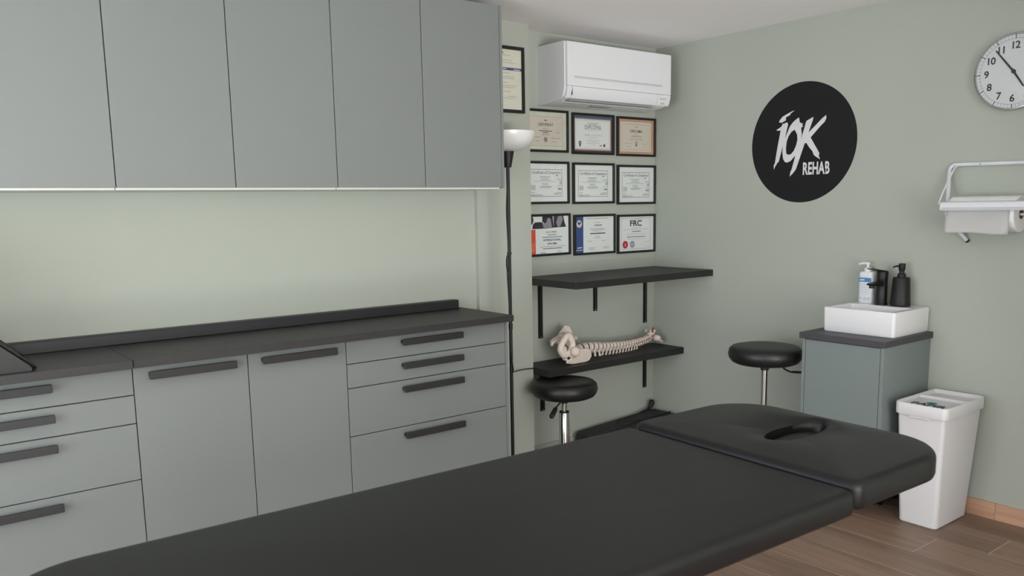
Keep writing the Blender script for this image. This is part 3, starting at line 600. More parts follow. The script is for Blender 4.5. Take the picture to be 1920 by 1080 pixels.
# hip bones ------------------------------------------------
def hip_near():
    b = B()
    # ilium wing resting on the shelf, fanning towards +x (lower right in the photo)
    wing = [(-0.822, 0.575), (-0.845, 0.566), (-0.835, 0.556), (-0.800, 0.552), (-0.740, 0.550), (-0.690, 0.553), (-0.672, 0.570), (-0.678, 0.592), (-0.700, 0.606), (-0.735, 0.604), (-0.770, 0.604)]
    for y_, k in ((-0.196, 1.0),): 
        rings = []
        for dy, sc in ((-0.007, 0.86), (-0.004, 0.97), (0.004, 0.97), (0.007, 0.86)):
            cx = sum(p[0] for p in wing) / len(wing); cz = sum(p[1] for p in wing) / len(wing)
            rings.append([(cx + (p[0] - cx) * sc, y_ + dy - (p[1] - 0.55) * 0.25, max(cz + (p[1] - cz) * sc, ZS + 0.0015)) for p in wing])
        loft(b, rings)
    crest = smooth_path([(-0.842, -0.196, 0.562), (-0.80, -0.197, 0.556), (-0.74, -0.197, 0.555), (-0.69, -0.199, 0.558), (-0.675, -0.203, 0.572), (-0.682, -0.208, 0.592), (-0.705, -0.212, 0.604)], 5)
    tube(b, crest, 0.0065, 8)
    tube(b, smooth_path([(-0.705, -0.211, 0.604), (-0.745, -0.21, 0.607), (-0.785, -0.21, 0.612)], 5), 0.008, 8)
    tube(b, smooth_path([(-0.785, -0.205, 0.610), (-0.76, -0.204, 0.588), (-0.72, -0.203, 0.575)], 5), [0.014 - 0.0006 * i for i in range(11)], 8)
    # socket region with the femoral head in it
    ell(b, (-0.805, -0.205, 0.606), (0.032, 0.022, 0.032))
    # ischium (left) and pubis (up) around the obturator foramen
    ring = smooth_path([(-0.812, -0.205, 0.620), (-0.806, -0.205, 0.648), (-0.815, -0.203, 0.676), (-0.826, -0.20, 0.694), (-0.846, -0.20, 0.690), (-0.866, -0.20, 0.668), (-0.885, -0.20, 0.640), (-0.886, -0.20, 0.616), (-0.868, -0.20, 0.598), (-0.835, -0.20, 0.598)], 5)
    tube(b, ring, [0.0175] * len(ring), 10)
    ell(b, (-0.870, -0.20, 0.620), (0.026, 0.015, 0.026)); ell(b, (-0.832, -0.20, 0.688), (0.022, 0.014, 0.020)); ell(b, (-0.806, -0.202, 0.640), (0.018, 0.015, 0.030))
    tube(b, [(-0.880, -0.195, 0.604), (-0.856, -0.19, 0.578), (-0.832, -0.19, 0.572)], [0.009, 0.008, 0.006], 8)
    ell(b, (-0.846, -0.19, 0.574), (0.014, 0.008, 0.006))
    return b
def hip_far():
    b = B()
    wing = [(-0.800, 0.640), (-0.792, 0.690), (-0.800, 0.735), (-0.822, 0.748), (-0.842, 0.735), (-0.872, 0.712), (-0.868, 0.680), (-0.846, 0.645), (-0.82, 0.615), (-0.79, 0.60)]
    rings = []
    for dy, sc in ((-0.006, 0.88), (-0.003, 0.98), (0.003, 0.98), (0.006, 0.88)):
        cx = sum(p[0] for p in wing) / len(wing); cz = sum(p[1] for p in wing) / len(wing)
        rings.append([(cx + (p[0] - cx) * sc, -0.105 + dy + (p[1] - 0.67) * 0.25, cz + (p[1] - cz) * sc) for p in wing])
    loft(b, rings)
    tube(b, smooth_path([(-0.788, -0.11, 0.625), (-0.790, -0.10, 0.69), (-0.802, -0.088, 0.735), (-0.822, -0.085, 0.746), (-0.845, -0.09, 0.732), (-0.880, -0.095, 0.708)], 5), 0.0075, 8)
    ell(b, (-0.826, -0.088, 0.743), (0.013, 0.010, 0.010))
    # ischial body running to the left with a ragged lower edge
    tube(b, smooth_path([(-0.845, -0.10, 0.705), (-0.888, -0.105, 0.696), (-0.925, -0.11, 0.686), (-0.958, -0.115, 0.672)], 5), [0.014] * 6 + [0.011] * 10, 8)
    ring = smooth_path([(-0.850, -0.128, 0.714), (-0.884, -0.135, 0.694), (-0.916, -0.135, 0.690), (-0.948, -0.132, 0.678), (-0.962, -0.128, 0.664), (-0.945, -0.12, 0.660)], 5); tube(b, ring, 0.009, 8)
    ell(b, (-0.955, -0.125, 0.668), (0.013, 0.011, 0.012)); ell(b, (-0.905, -0.12, 0.672), (0.026, 0.008, 0.014)); ell(b, (-0.872, -0.11, 0.700), (0.022, 0.016, 0.016))
    tube(b, [(-0.838, -0.19, 0.690), (-0.842, -0.16, 0.702), (-0.846, -0.13, 0.712)], [0.010, 0.009, 0.010], 8)   # pubic symphysis
    return b
hb = hip_near(); bmesh.ops.translate(hb, vec=(-0.047, 0, 0.0), verts=hb.verts[:])
for v in hb.verts: v.co.z += 0.016 * min(1, max(0, (v.co.z - ZS) / 0.05))
remeshed('hip_bone', hb, 0.003, M_BONE, SPN, 3)
hb = hip_far(); bmesh.ops.translate(hb, vec=(0.028, 0, -0.006), verts=hb.verts[:]); remeshed('hip_bone', hb, 0.003, M_BONE, SPN, 3)
b = B(); ell(b, (-0.858, -0.230, 0.624), (0.0275, 0.0275, 0.0275), seg=24); obj('femoral_head', b, M_BONE, SPN, True)
# skull base plate, atlas wings
b = B(); ell(b, (-0.095, -0.115, 0.600), (0.022, 0.030, 0.020), Matrix.Rotation(0.5, 4, 'Y')); ell(b, (-0.080, -0.112, 0.585), (0.030, 0.030, 0.012), Matrix.Rotation(0.45, 4, 'Y')); ell(b, (-0.062, -0.112, 0.574), (0.018, 0.024, 0.008))
remeshed('occipital_plate', b, 0.003, M_BONE, SPN, 2)
b = B()
for k in range(9):
    r = random.Random(k); cc = Vector((-0.155 + 0.007 * k, -0.095 + r.uniform(-0.02, 0.02), 0.630 + r.uniform(-0.004, 0.012))); tube(b, [cc, cc + Vector((r.uniform(-0.016, 0.008), r.uniform(-0.012, 0.012), r.uniform(0.006, 0.018)))], [0.006, 0.0035], 7)
ell(b, (-0.130, -0.100, 0.628), (0.026, 0.022, 0.012)); remeshed('atlas_processes', b, 0.0028, M_BONE, SPN, 1)
b = B(); tube(b, [(-0.112, -0.095, 0.638), (-0.106, -0.094, 0.652), (-0.100, -0.094, 0.662)], [0.0035, 0.005, 0.004], 8); obj('artery', b, M_RED, SPN, True)

# ================================================================== FLOOR LAMP
lx, ly = -1.334, -0.290
t = thing('floor_lamp', 'black floor lamp with white bowl shade standing beside the cabinets', 'lamp', (lx, ly, 0))
b = B(); lathe(b, [(0, 0), (0.125, 0), (0.128, 0.004), (0.126, 0.012), (0.03, 0.022), (0.014, 0.04), (0, 0.04)], (lx, ly, 0.0), 40); obj('base', b, M_BLACK, t, 40)
b = B(); lathe(b, [(0.0085, 0.03), (0.0085, 1.60)], (lx, ly, 0), 16); lathe(b, [(0.0105, 0.80), (0.0105, 0.83)], (lx, ly, 0), 16); lathe(b, [(0.0085, 1.165), (0.0115, 1.166), (0.0115, 1.176), (0.0085, 1.177)], (lx, ly, 0), 16); obj('pole', b, M_BLACK, t, 40)
b = B(); lathe(b, [(0, 1.578), (0.0165, 1.578), (0.0175, 1.581), (0.031, 1.654), (0.030, 1.657), (0, 1.657)], (lx, ly, 0), 28); obj('lamp_holder', b, M_BLACKP, t, 40)
b = B(); prof = [(0.028, 1.652)] + [(0.028 + (0.134 - 0.028) * math.sin(a * PI / 2), 1.742 - (1.742 - 1.652) * math.cos(a * PI / 2)) for a in [i / 12 for i in range(1, 13)]]
inner = [(max(r - 0.003, 0.0), z + (0.003 if i < len(prof) - 3 else 0)) for i, (r, z) in enumerate(prof)]
lathe(b, prof + inner[::-1] + [(0.0, 1.655)], (lx, ly, 0), 48); obj('lamp_shade', b, M_SHADE, t, 60)
b = B(); tube(b, smooth_path([(lx - 0.010, ly - 0.008, 1.585), (lx - 0.013, ly - 0.010, 1.50), (lx - 0.022, ly - 0.012, 1.38), (lx - 0.016, ly - 0.01, 1.25), (lx - 0.012, ly - 0.010, 1.17), (lx - 0.024, ly - 0.012, 1.10), (lx - 0.020, ly - 0.012, 1.0), (lx - 0.012, ly - 0.01, 0.85), (lx - 0.010, ly - 0.01, 0.70), (lx + 0.003, ly - 0.011, 0.60), (lx + 0.02, ly + 0.03, 0.575), (lx + 0.08, ly + 0.10, 0.560), (lx + 0.20, ly + 0.155, 0.551), (XP1 + 0.03, YP - 0.01, 0.540), (XP1 + 0.06, -0.06, 0.500), (-0.90, -0.02, 0.47)], 6), 0.0028, 8); obj('cord', b, M_BLACKP, t, True)
b = B(); ell(b, (lx - 0.021, ly - 0.013, 1.125), (0.009, 0.009, 0.042)); obj('switch', b, M_BLACKP, t, True)

# ================================================================== STOOLS
def stool(label, loc, top, rz, lever, rb_):
    t = thing('rolling_stool', label, 'stool', loc, 'black round rolling stools'); X, Y = loc[0], loc[1]
    D = 0.176; th = 0.085
    b = B(); prof = [(0, top - th), (D * 0.80, top - th), (D * 0.90, top - th + 0.008), (D * 0.975, top - th + 0.026), (D, top - th + 0.046), (D * 0.97, top - 0.016), (D * 0.90, top - 0.005), (D * 0.75, top + 0.001), (D * 0.4, top + 0.003), (0, top + 0.003)]
    lathe(b, prof, (X, Y, 0), 56); obj('seat', b, M_LEATHER2, t, 60)
    zb = top - th
    b = B(); lathe(b, [(0, zb), (0.075, zb), (0.075, zb - 0.008), (0.022, zb - 0.012), (0.020, zb - 0.035), (0, zb - 0.035)], (X, Y, 0), 24); obj('seat_plate', b, M_BLACKP, t, 40)
    b = B(); lathe(b, [(0.0145, 0.30), (0.0145, zb - 0.03)], (X, Y, 0), 20); lathe(b, [(0.0152, zb - 0.062), (0.0152, zb - 0.060)], (X, Y, 0), 20); obj('piston', b, M_CHROME, t, 40)
    zc = min(zb - 0.085, 0.46) if lever == 'rod' else 0.34
    b = B(); lathe(b, [(0, 0.06), (0.030, 0.06), (0.0275, 0.09), (0.0265, zc - 0.006), (0.024, zc), (0.0145, zc)], (X, Y, 0), 28); obj('gas_cylinder', b, M_CHROME, t, 40)
    b = B(); lathe(b, [(0.0148, zc - 0.001), (0.0262, zc - 0.001), (0.0255, zc + 0.006), (0.0148, zc + 0.007)], (X, Y, 0), 28); obj('collar', b, M_BLACKP, t, 40)
    ca, sa = math.cos(rz), math.sin(rz)
    if lever == 'rod':
        b = B(); p0 = Vector((X + ca * 0.02, Y + sa * 0.02, zb - 0.014)); p1 = Vector((X + ca * 0.105, Y + sa * 0.105, zb - 0.040)); p2 = Vector((X + ca * 0.165, Y + sa * 0.165, zb - 0.075)); tube(b, smooth_path([p0, p0.lerp(p1, 0.6), p1, p1.lerp(p2, 0.3)], 4), 0.0045, 8); lv = obj('lever', b, M_CHROME, t, True)
        b = B(); tube(b, [p1, p1.lerp(p2, 0.1), p1.lerp(p2, 0.9), p2], [0.009, 0.012, 0.013, 0.009], 10); obj('lever_grip', b, M_BLACKP, lv, True)
    else:
        b = B(); P = [(0.02, -0.012), (0.075, -0.016), (0.095, -0.030), (0.115, -0.038)]; tube(b, smooth_path([(X + ca * r, Y + sa * r, zb + z) for r, z in P], 4), 0.0045, 8); lv = obj('lever', b, M_BLACKP, t, True)
        b = B(); ell(b, (X + ca * 0.150, Y + sa * 0.150, zb - 0.041), (0.040, 0.014, 0.006), Matrix.Rotation(rz, 4, 'Z')); obj('lever_grip', b, M_BLACKP, lv, True)
    hub = B(); lathe(hub, [(0, 0.055), (0.04, 0.055), (0.04, 0.095), (0.031, 0.10), (0, 0.10)], (X, Y, 0), 24); obj('hub', hub, M_CHROME, t, 40)
    for k in range(5):
        a = rb_ + 2 * PI * k / 5; R = Matrix.Translation((X, Y, 0)) @ Matrix.Rotation(a, 4, 'Z')
        b = B(); loft(b, [[(0.03, -0.020, 0.062), (0.03, 0.020, 0.062), (0.03, 0.016, 0.094), (0.03, -0.016, 0.094)], [(0.235, -0.012, 0.060), (0.235, 0.012, 0.060), (0.235, 0.009, 0.076), (0.235, -0.009, 0.076)]], M=R); leg = obj('base_arm', b, M_CHROME, t)
        b = B(); W = R @ Matrix.Translation((0.220, 0, 0.025)) @ Matrix.Rotation(PI / 2, 4, 'X')
        for sg in (-1, 1): lathe(b, [(0, sg * 0.006), (0.024, sg * 0.006), (0.025, sg * 0.010), (0.024, sg * 0.018), (0, sg * 0.020)], n=20, M=W)
        tube(b, [R @ Vector((0.220, 0, 0.025)), R @ Vector((0.220, 0, 0.061))], 0.006, 8); obj('caster', b, M_BLACKP, leg, 40)
    return t
stool('black round rolling stool under the narrow shelf, lever with rod grip', (-0.987, -0.286, 0), 0.496, math.radians(205), 'rod', math.radians(-54))
stool('taller black round rolling stool beside the sink cabinet', (-0.372, -1.072, 0), 0.703, math.radians(-55), 'paddle', math.radians(-54))

# ================================================================== DARK BAG AND CABLE IN THE CORNER
b = B(); n = 20
def bagring(z, ins): 
    return [(p[0], p[1], z + 0.035 * max(0, (p[0] + 0.30) / 0.28) * (z / 0.12) + 0.004 * math.sin(p[0] * 31) * (z / 0.12)) for p in rrect(-0.690, -0.022, -0.34, -0.018, 0.05, 6, ins)]
loft(b, [bagring(0.0, 0.012), bagring(0.012, 0.0), bagring(0.095, 0.0), bagring(0.112, 0.008), bagring(0.118, 0.025)])
t = thing('equipment_bag', 'flat dark grey equipment bag lying on the floor in the corner', 'bag', (-0.36, -0.18, 0)); obj('bag_body', b, M_BAG, t, 40)
b = B(); tube(b, smooth_path([(-0.56, -0.325, 0.123), (-0.52, -0.33, 0.150), (-0.46, -0.33, 0.150), (-0.42, -0.325, 0.123)], 5), 0.007, 8); obj('carry_handle', b, M_BAG, t, True)
b = B(); tube(b, [(-0.66, -0.18, 0.119), (-0.04, -0.18, 0.150)], 0.0035, 6); obj('zip', b, M_BLACKP, t, True)
t = thing('power_cable', 'black cable with plug looped over the dark bag in the corner', 'cable', (-0.16, -0.15, 0.13))
b = B(); tube(b, smooth_path([(-0.10, -0.22, 0.150), (-0.20, -0.20, 0.142), (-0.34, -0.13, 0.128), (-0.40, -0.09, 0.126), (-0.36, -0.06, 0.128), (-0.24, -0.06, 0.132), (-0.14, -0.05, 0.142), (-0.085, -0.045, 0.150)], 6), 0.006, 8); obj('cord', b, M_BLACKP, t, True)
b = B(); tube(b, smooth_path([(-0.095, -0.045, 0.145), (-0.075, -0.042, 0.155), (-0.058, -0.040, 0.172), (-0.052, -0.040, 0.188)], 4), [0.007 + 0.0011 * i for i in range(12)] + [0.016], 12); ell(b, (-0.054, -0.040, 0.186), (0.019, 0.016, 0.017)); obj('plug', b, M_BLACKP, t, True)

# ================================================================== SINK CABINET
sx, sy0, sy1 = -0.425, -1.700, -1.290
t = thing('sink_cabinet', 'grey-green sink cabinet with one door on the right wall', 'cabinet', (-0.21, (sy0 + sy1) / 2, 0))
fx = sx + 0.012
b = B(); box(b, fx + 0.020, -0.002, sy0 + 0.026, sy1 - 0.026, 0.105, 0.770); obj('body', b, M_CARC, t)
for ya, yb in ((sy0 + 0.010, sy0 + 0.024), (sy1 - 0.024, sy1 - 0.010)):
    b = B(); box(b, fx, -0.002, ya, yb, 0.10, 0.7715, 0.001, 1); obj('side_panel', b, M_SINKF, t)
b = B(); box(b, fx + 0.001, fx + 0.019, sy0 + 0.0265, sy1 - 0.0265, 0.102, 0.768, 0.001, 1); obj('door', b, M_SINKF, t)
for xx in (-0.20, -0.06):
    for yy in (sy0 + 0.12, sy1 - 0.08):
        b = B(); lathe(b, [(0, 0), (0.026, 0), (0.026, 0.008), (0.016, 0.012), (0.016, 0.09), (0.03, 0.095), (0.03, 0.105), (0, 0.105)], (xx, yy, 0), 20); obj('leg', b, M_BLACKP, t, 40)
b = B(); box(b, sx, -0.0015, sy0, sy1, 0.772, 0.800, 0.001, 1); tag(obj('countertop', b, mat('dark_counter_laminate', (64, 63, 67), 0.5, var=0.08, vscale=60)), 'small dark countertop under the white basin', 'countertop')
# basin
t = thing('wash_basin', 'white rectangular ceramic wash basin on the dark countertop', 'basin', (-0.16, -1.51, 0.8005))
bx0, bx1, by0, by1, bz = -0.318, -0.003, -1.682, -1.338, 0.912
b = B(); SG = 6
R_ = lambda x0, x1, y0, y1, r, z, ins=0.0: [(p[0], p[1], z) for p in rrect(x0, x1, y0, y1, r, SG, ins)]
ix0, ix1, iy0, iy1 = bx0 + 0.020, bx1 - 0.115, by0 + 0.022, by1 - 0.022
rings = [R_(bx0 + 0.008, bx1, by0 + 0.006, by1 - 0.006, 0.012, 0.8006), R_(bx0 + 0.004, bx1, by0 + 0.003, by1 - 0.003, 0.014, 0.806), R_(bx0 + 0.001, bx1, by0 + 0.001, by1 - 0.001, 0.014, bz - 0.007), R_(bx0, bx1, by0, by1, 0.014, bz - 0.003, 0.0012), R_(bx0, bx1, by0, by1, 0.014, bz, 0.005),
         R_(ix0, ix1, iy0, iy1, 0.014, bz), R_(ix0 + 0.003, ix1 - 0.003, iy0 + 0.003, iy1 - 0.003, 0.014, bz - 0.005), R_(ix0 + 0.012, ix1 - 0.012, iy0 + 0.018, iy1 - 0.03, 0.016, bz - 0.070), R_(ix0 + 0.028, ix1 - 0.028, iy0 + 0.035, iy1 - 0.05, 0.016, bz - 0.082)]
loft(b, rings); obj('bowl', b, M_CERAMIC, t, 35)
b = B(); lathe(b, [(0, 0), (0.02, 0), (0.02, 0.003), (0, 0.004)], ((ix0 + ix1) / 2, -1.51, bz - 0.082), 20); obj('drain', b, M_BLACK, t, 40)
# faucet
t = thing('faucet', 'matt black single-lever faucet on the white basin', 'faucet', (-0.072, -1.486, bz)); fxx, fyy = -0.072, -1.486
b = B(); lathe(b, [(0, 0), (0.0275, 0), (0.0275, 0.005), (0.0245, 0.009), (0.0235, 0.115), (0.0240, 0.116), (0.0240, 0.126), (0, 0.126)], (fxx, fyy, bz + 0.0005), 28); obj('faucet_body', b, M_BLACK, t, 40)
b = B(); loft(b, [[(fxx - 0.015, fyy - 0.016, bz + 0.088), (fxx - 0.015, fyy + 0.016, bz + 0.088), (fxx - 0.015, fyy + 0.016, bz + 0.110), (fxx - 0.015, fyy - 0.016, bz + 0.110)], [(fxx - 0.09, fyy - 0.016, bz + 0.094), (fxx - 0.09, fyy + 0.016, bz + 0.094), (fxx - 0.09, fyy + 0.016, bz + 0.107), (fxx - 0.09, fyy - 0.016, bz + 0.107)], [(fxx - 0.112, fyy - 0.013, bz + 0.098), (fxx - 0.112, fyy + 0.013, bz + 0.098), (fxx - 0.115, fyy + 0.013, bz + 0.105), (fxx - 0.115, fyy - 0.013, bz + 0.105)]]); sp = obj('spout', b, M_BLACK, t)
b = B(); lathe(b, [(0, 0), (0.011, 0), (0.011, 0.012), (0, 0.012)], (fxx - 0.092, fyy, bz + 0.083), 18); obj('aerator', b, M_BLACK, sp, 40)
b = B(); lathe(b, [(0, 0.127), (0.0245, 0.127), (0.0255, 0.150), (0.0245, 0.154), (0, 0.156)], (fxx, fyy, bz + 0.0005), 28)
loft(b, [[(fxx + 0.015, fyy - 0.018, bz + 0.150), (fxx + 0.015, fyy + 0.018, bz + 0.150), (fxx + 0.015, fyy + 0.018, bz + 0.157), (fxx + 0.015, fyy - 0.018, bz + 0.157)], [(fxx - 0.115, fyy - 0.014, bz + 0.172), (fxx - 0.115, fyy + 0.014, bz + 0.172), (fxx - 0.115, fyy + 0.014, bz + 0.176), (fxx - 0.115, fyy - 0.014, bz + 0.176)]]); obj('lever', b, M_BLACK, t)
# white hand wash bottle
wx, wyy = -0.052, -1.402
t = thing('soap_bottle', 'white pump bottle with blue label on the basin behind the faucet', 'bottle', (wx, wyy, bz))
hw, hd = 0.036, 0.021
oval = lambda s, z, ex=1.0: [(wx + p[0] * s, wyy + p[1] * s * ex, z) for p in rrect(-hd, hd, -hw, hw, 0.016, 6)]
b = B(); loft(b, [oval(0.93, bz + 0.0005), oval(1.0, bz + 0.005), oval(1.0, bz + 0.136), oval(0.97, bz + 0.143), oval(0.88, bz + 0.148), oval(0.5, bz + 0.150, 0.8)]); obj('bottle_body', b, M_WPLASTIC, t, 35)
b = B(); lathe(b, [(0, 0.147), (0.016, 0.147), (0.016, 0.166), (0.013, 0.168), (0.006, 0.169), (0.006, 0.184), (0, 0.184)], (wx, wyy, bz), 22); obj('pump_collar', b, M_WPLASTIC, t, 40)
b = B(); lathe(b, [(0, 0.183), (0.009, 0.183), (0.009, 0.192), (0, 0.194)], (wx, wyy, bz), 16); tube(b, smooth_path([(wx, wyy, bz + 0.188), (wx - 0.012, wyy + 0.018, bz + 0.188), (wx - 0.022, wyy + 0.034, bz + 0.183)], 4), [0.005] * 5 + [0.0042] * 4, 8); obj('pump_head', b, M_WPLASTIC, t, 40)
lb = frame_right((wx - hd - 0.0006, wyy, bz))
b = B(); poly_flat(b, [(-0.030, 0.101), (0.030, 0.101), (0.030, 0.121), (-0.030, 0.121)], M=lb); lab = obj('label_band', b, ink((84, 140, 192)), t)
b = B(); 
for i in range(6): poly_flat(b, [(-0.0255 + i * 0.0038, 0.107), (-0.0225 + i * 0.0038, 0.107), (-0.0215 + i * 0.0038, 0.114 - 0.001 * (i % 2)), (-0.0240 + i * 0.0038, 0.1145)], M=lb @ Matrix.Translation((0, 0, 0.0003)))
lo_ = obj('label_lettering', b, ink((226, 234, 242)), lab); lo_['kind'] = 'stuff'
b = B()
for i, (c, l) in enumerate(((-0.012, 0.030), (-0.01, 0.036), (0, 0.056), (0, 0.056), (-0.002, 0.052), (0, 0.056), (-0.004, 0.048))): poly_flat(b, [(c - l / 2, 0.091 - i * 0.0085), (c + l / 2, 0.091 - i * 0.0085), (c + l / 2, 0.0925 - i * 0.0085), (c - l / 2, 0.0925 - i * 0.0085)], M=lb)
poly_flat(b, [(-0.026, 0.021), (-0.014, 0.021), (-0.014, 0.027), (-0.026, 0.027)], M=lb)
obj('label_print', b, ink((170, 186, 202)), t)
b = B()
for u in (0.002, 0.020): poly_flat(b, [(u + 0.006 * math.cos(2 * PI * i / 20), 0.022 + 0.006 * math.sin(2 * PI * i / 20)) for i in range(20)], [[(u + 0.0045 * math.cos(2 * PI * i / 20), 0.022 + 0.0045 * math.sin(2 * PI * i / 20)) for i in range(20)]], M=lb)
obj('label_symbol', b, ink((96, 130, 170)), t)
# black dispenser
px, py = -0.062, -1.571
t = thing('soap_dispenser', 'matt black conical soap dispenser at the right end of the basin', 'dispenser', (px, py, bz))
b = B(); lathe(b, [(0, 0.0005), (0.042, 0.0005), (0.0435, 0.004), (0.0435, 0.010), (0.0365, 0.128), (0.034, 0.132), (0, 0.132)], (px, py, bz), 36); obj('bottle_body', b, M_BLACKP, t, 40)
b = B(); lathe(b, [(0, 0.132), (0.0185, 0.132), (0.0185, 0.143), (0.015, 0.150), (0.011, 0.152), (0.011, 0.160), (0, 0.160)], (px, py, bz), 24); obj('pump_collar', b, M_BLACKP, t, 40)
b = B(); lathe(b, [(0, 0.160), (0.010, 0.160), (0.0145, 0.166), (0.0145, 0.193), (0.0125, 0.195), (0, 0.195)], (px, py, bz), 24); tube(b, smooth_path([(px, py, bz + 0.182), (px - 0.018, py + 0.016, bz + 0.183), (px - 0.030, py + 0.026, bz + 0.178)], 4), [0.0045] * 5 + [0.0035] * 4, 8); obj('pump_head', b, M_BLACKP, t, 40)

# ================================================================== WASTE BIN
zt = 0.548; t = thing('waste_bin', 'white two-lid waste bin for paper beside the sink cabinet', 'bin', (-0.2, -1.84, 0))
TX0, TX1, TY0, TY1 = -0.392, -0.030, -1.955, -1.735
BX0, BX1, BY0, BY1 = -0.322, -0.042, -1.908, -1.742
def br(k, ins, rad, z):
    l = lambda a, c: a + (c - a) * k
    return [(p[0], p[1], z) for p in rrect(l(BX0, TX0), l(BX1, TX1), l(BY0, TY0), l(BY1, TY1), rad, 6, ins)]
b = B(); loft(b, [br(0.0, 0.006, 0.02, 0.0), br(0.01, 0.0, 0.022, 0.006), br(0.92, 0.008, 0.024, 0.500), br(0.93, 0.009, 0.024, 0.512)]); obj('bin_body', b, M_BINP, t, 35)
b = B(); rr = lambda ins, z: [(p[0], p[1], z) for p in rrect(TX0, TX1, TY0, TY1, 0.026, 6, ins)]
loft(b, [rr(0.012, 0.4985), rr(0.001, 0.4985), rr(0.0, 0.5005), rr(0.0, zt - 0.003), rr(0.002, zt), rr(0.006, zt), rr(0.008, zt - 0.003), rr(0.012, zt - 0.022)], False, False); obj('rim', b, M_BINP, t, 35)
xd = TX0 + 0.215
b = B(); box(b, TX0 + 0.009, xd, TY0 + 0.010, TY1 - 0.010, 0.514, 0.535); l1 = obj('lid', b, M_BINP, t)
b = B(); box(b, xd - 0.012, xd + 0.002, TY0 + 0.0085, TY1 - 0.0085, 0.512, zt - 0.001, 0.003, 2); obj('divider', b, M_BINP, t)
b = B(); box(b, xd + 0.0025, TX1 - 0.009, TY0 + 0.010, TY1 - 0.010, 0.514, 0.531); obj('lid', b, M_BINP, t)
b = B(); text_bm(b, 'PAPIR', 0.056, frame_up((TX0 + 0.062, -1.842, 0.5355)), 'CENTER', 0.0022, 0, 1.0); obj('lettering', b, M_INK, l1)
b = B(); poly_flat(b, [(0.022 * math.cos(2 * PI * i / 18), 0.020 * math.sin(2 * PI * i / 18)) for i in range(18)], M=frame_up((TX0 + 0.118, -1.838, 0.53565))); obj('emblem', b, ink((38, 136, 142)), l1)
b = B(); box(b, TX0 + 0.004, TX0 + 0.014, -1.885, -1.800, 0.488, 0.4985, 0.002, 1); obj('lid_tab', b, M_BINP, t)

# ================================================================== WALL STICKER LOGO
t = thing('wall_sticker', 'round black wall sticker with white brush lettering on the right wall', 'wall sticker', (0, -0.992, 1.389))
LC = (0, -0.992, 1.687)
b = B(); poly_flat(b, [(0.298 * math.cos(2 * PI * i / 96), 0.298 * math.sin(2 * PI * i / 96)) for i in range(96)], M=frame_right((-0.0004, LC[1], LC[2])), thick=0.0004); disc = obj('disc', b, M_STICK, t)
G = {'dot': [(-0.137, 0.111), (-0.132, 0.122), (-0.116, 0.138), (-0.094, 0.147), (-0.063, 0.159), (-0.047, 0.163), (-0.072, 0.147), (-0.07, 0.143), (-0.097, 0.132), (-0.095, 0.118), (-0.119, 0.108)],
 'one': [(-0.152, 0.073), (-0.131, 0.083), (-0.119, 0.091), (-0.115, 0.102), (-0.105, 0.102), (-0.089, 0.108), (-0.082, 0.098), (-0.089, 0.068), (-0.098, 0.028), (-0.11, -0.011), (-0.122, -0.055), (-0.131, -0.088), (-0.141, -0.095), (-0.147, -0.109), (-0.146, -0.1), (-0.159, -0.127), (-0.161, -0.104), (-0.155, -0.099), (-0.142, -0.019), (-0.125, 0.07), (-0.14, 0.069)],
 'zero': [(-0.072, 0.085), (-0.053, 0.106), (-0.029, 0.122), (-0.02, 0.125), (-0.015, 0.101), (-0.003, 0.095), (0.005, 0.092), (-0.001, 0.088), (0.004, 0.079), (-0.006, 0.074), (-0.001, 0.04), (-0.005, 0.015), (-0.019, -0.034), (-0.034, -0.062), (-0.046, -0.073), (-0.061, -0.088), (-0.083, -0.095), (-0.096, -0.09), (-0.106, -0.074), (-0.111, -0.042), (-0.109, -0.007), (-0.098, 0.028), (-0.083, 0.06)],
 'hole': [(-0.043, 0.067), (-0.028, 0.042), (-0.025, 0.018), (-0.032, -0.012), (-0.045, -0.039), (-0.061, -0.054), (-0.077, -0.056), (-0.088, -0.049), (-0.091, -0.022), (-0.087, 0.012), (-0.078, 0.036), (-0.061, 0.058)],
 'kay': [(0.022, 0.104), (0.037, 0.111), (0.061, 0.121), (0.059, 0.109), (0.036, 0.046), (0.058, 0.066), (0.073, 0.078), (0.106, 0.107), (0.13, 0.124), (0.132, 0.109), (0.124, 0.092), (0.102, 0.074), (0.049, 0.022), (0.077, -0.021), (0.101, -0.058), (0.098, -0.07), (0.106, -0.088), (0.085, -0.076), (0.07, -0.065), (0.061, -0.045), (0.043, -0.026), (0.026, -0.003), (0.017, -0.005), (-0.006, -0.069), (-0.028, -0.13), (-0.037, -0.141), (-0.045, -0.15), (-0.063, -0.166), (-0.061, -0.146), (-0.054, -0.132), (-0.034, -0.062), (-0.02, -0.027), (-0.005, 0.015)]}
b = B()
for i, k in enumerate(('dot', 'one', 'zero', 'kay')):
    poly_flat(b, G[k], [G['hole'][::-1]] if k == 'zero' else [], M=frame_right((-0.0010 - 0.0001 * i, LC[1], LC[2])))
obj('brush_lettering', b, M_STICKW, disc)
b = B(); text_bm(b, 'REHAB', 0.0830, frame_right((-0.0011, LC[1], LC[2])) @ Matrix.Translation((0.009, -0.158, 0)), 'LEFT', 0.0026, 0, 0.575, 1.04); obj('lettering', b, M_STICKW, disc)

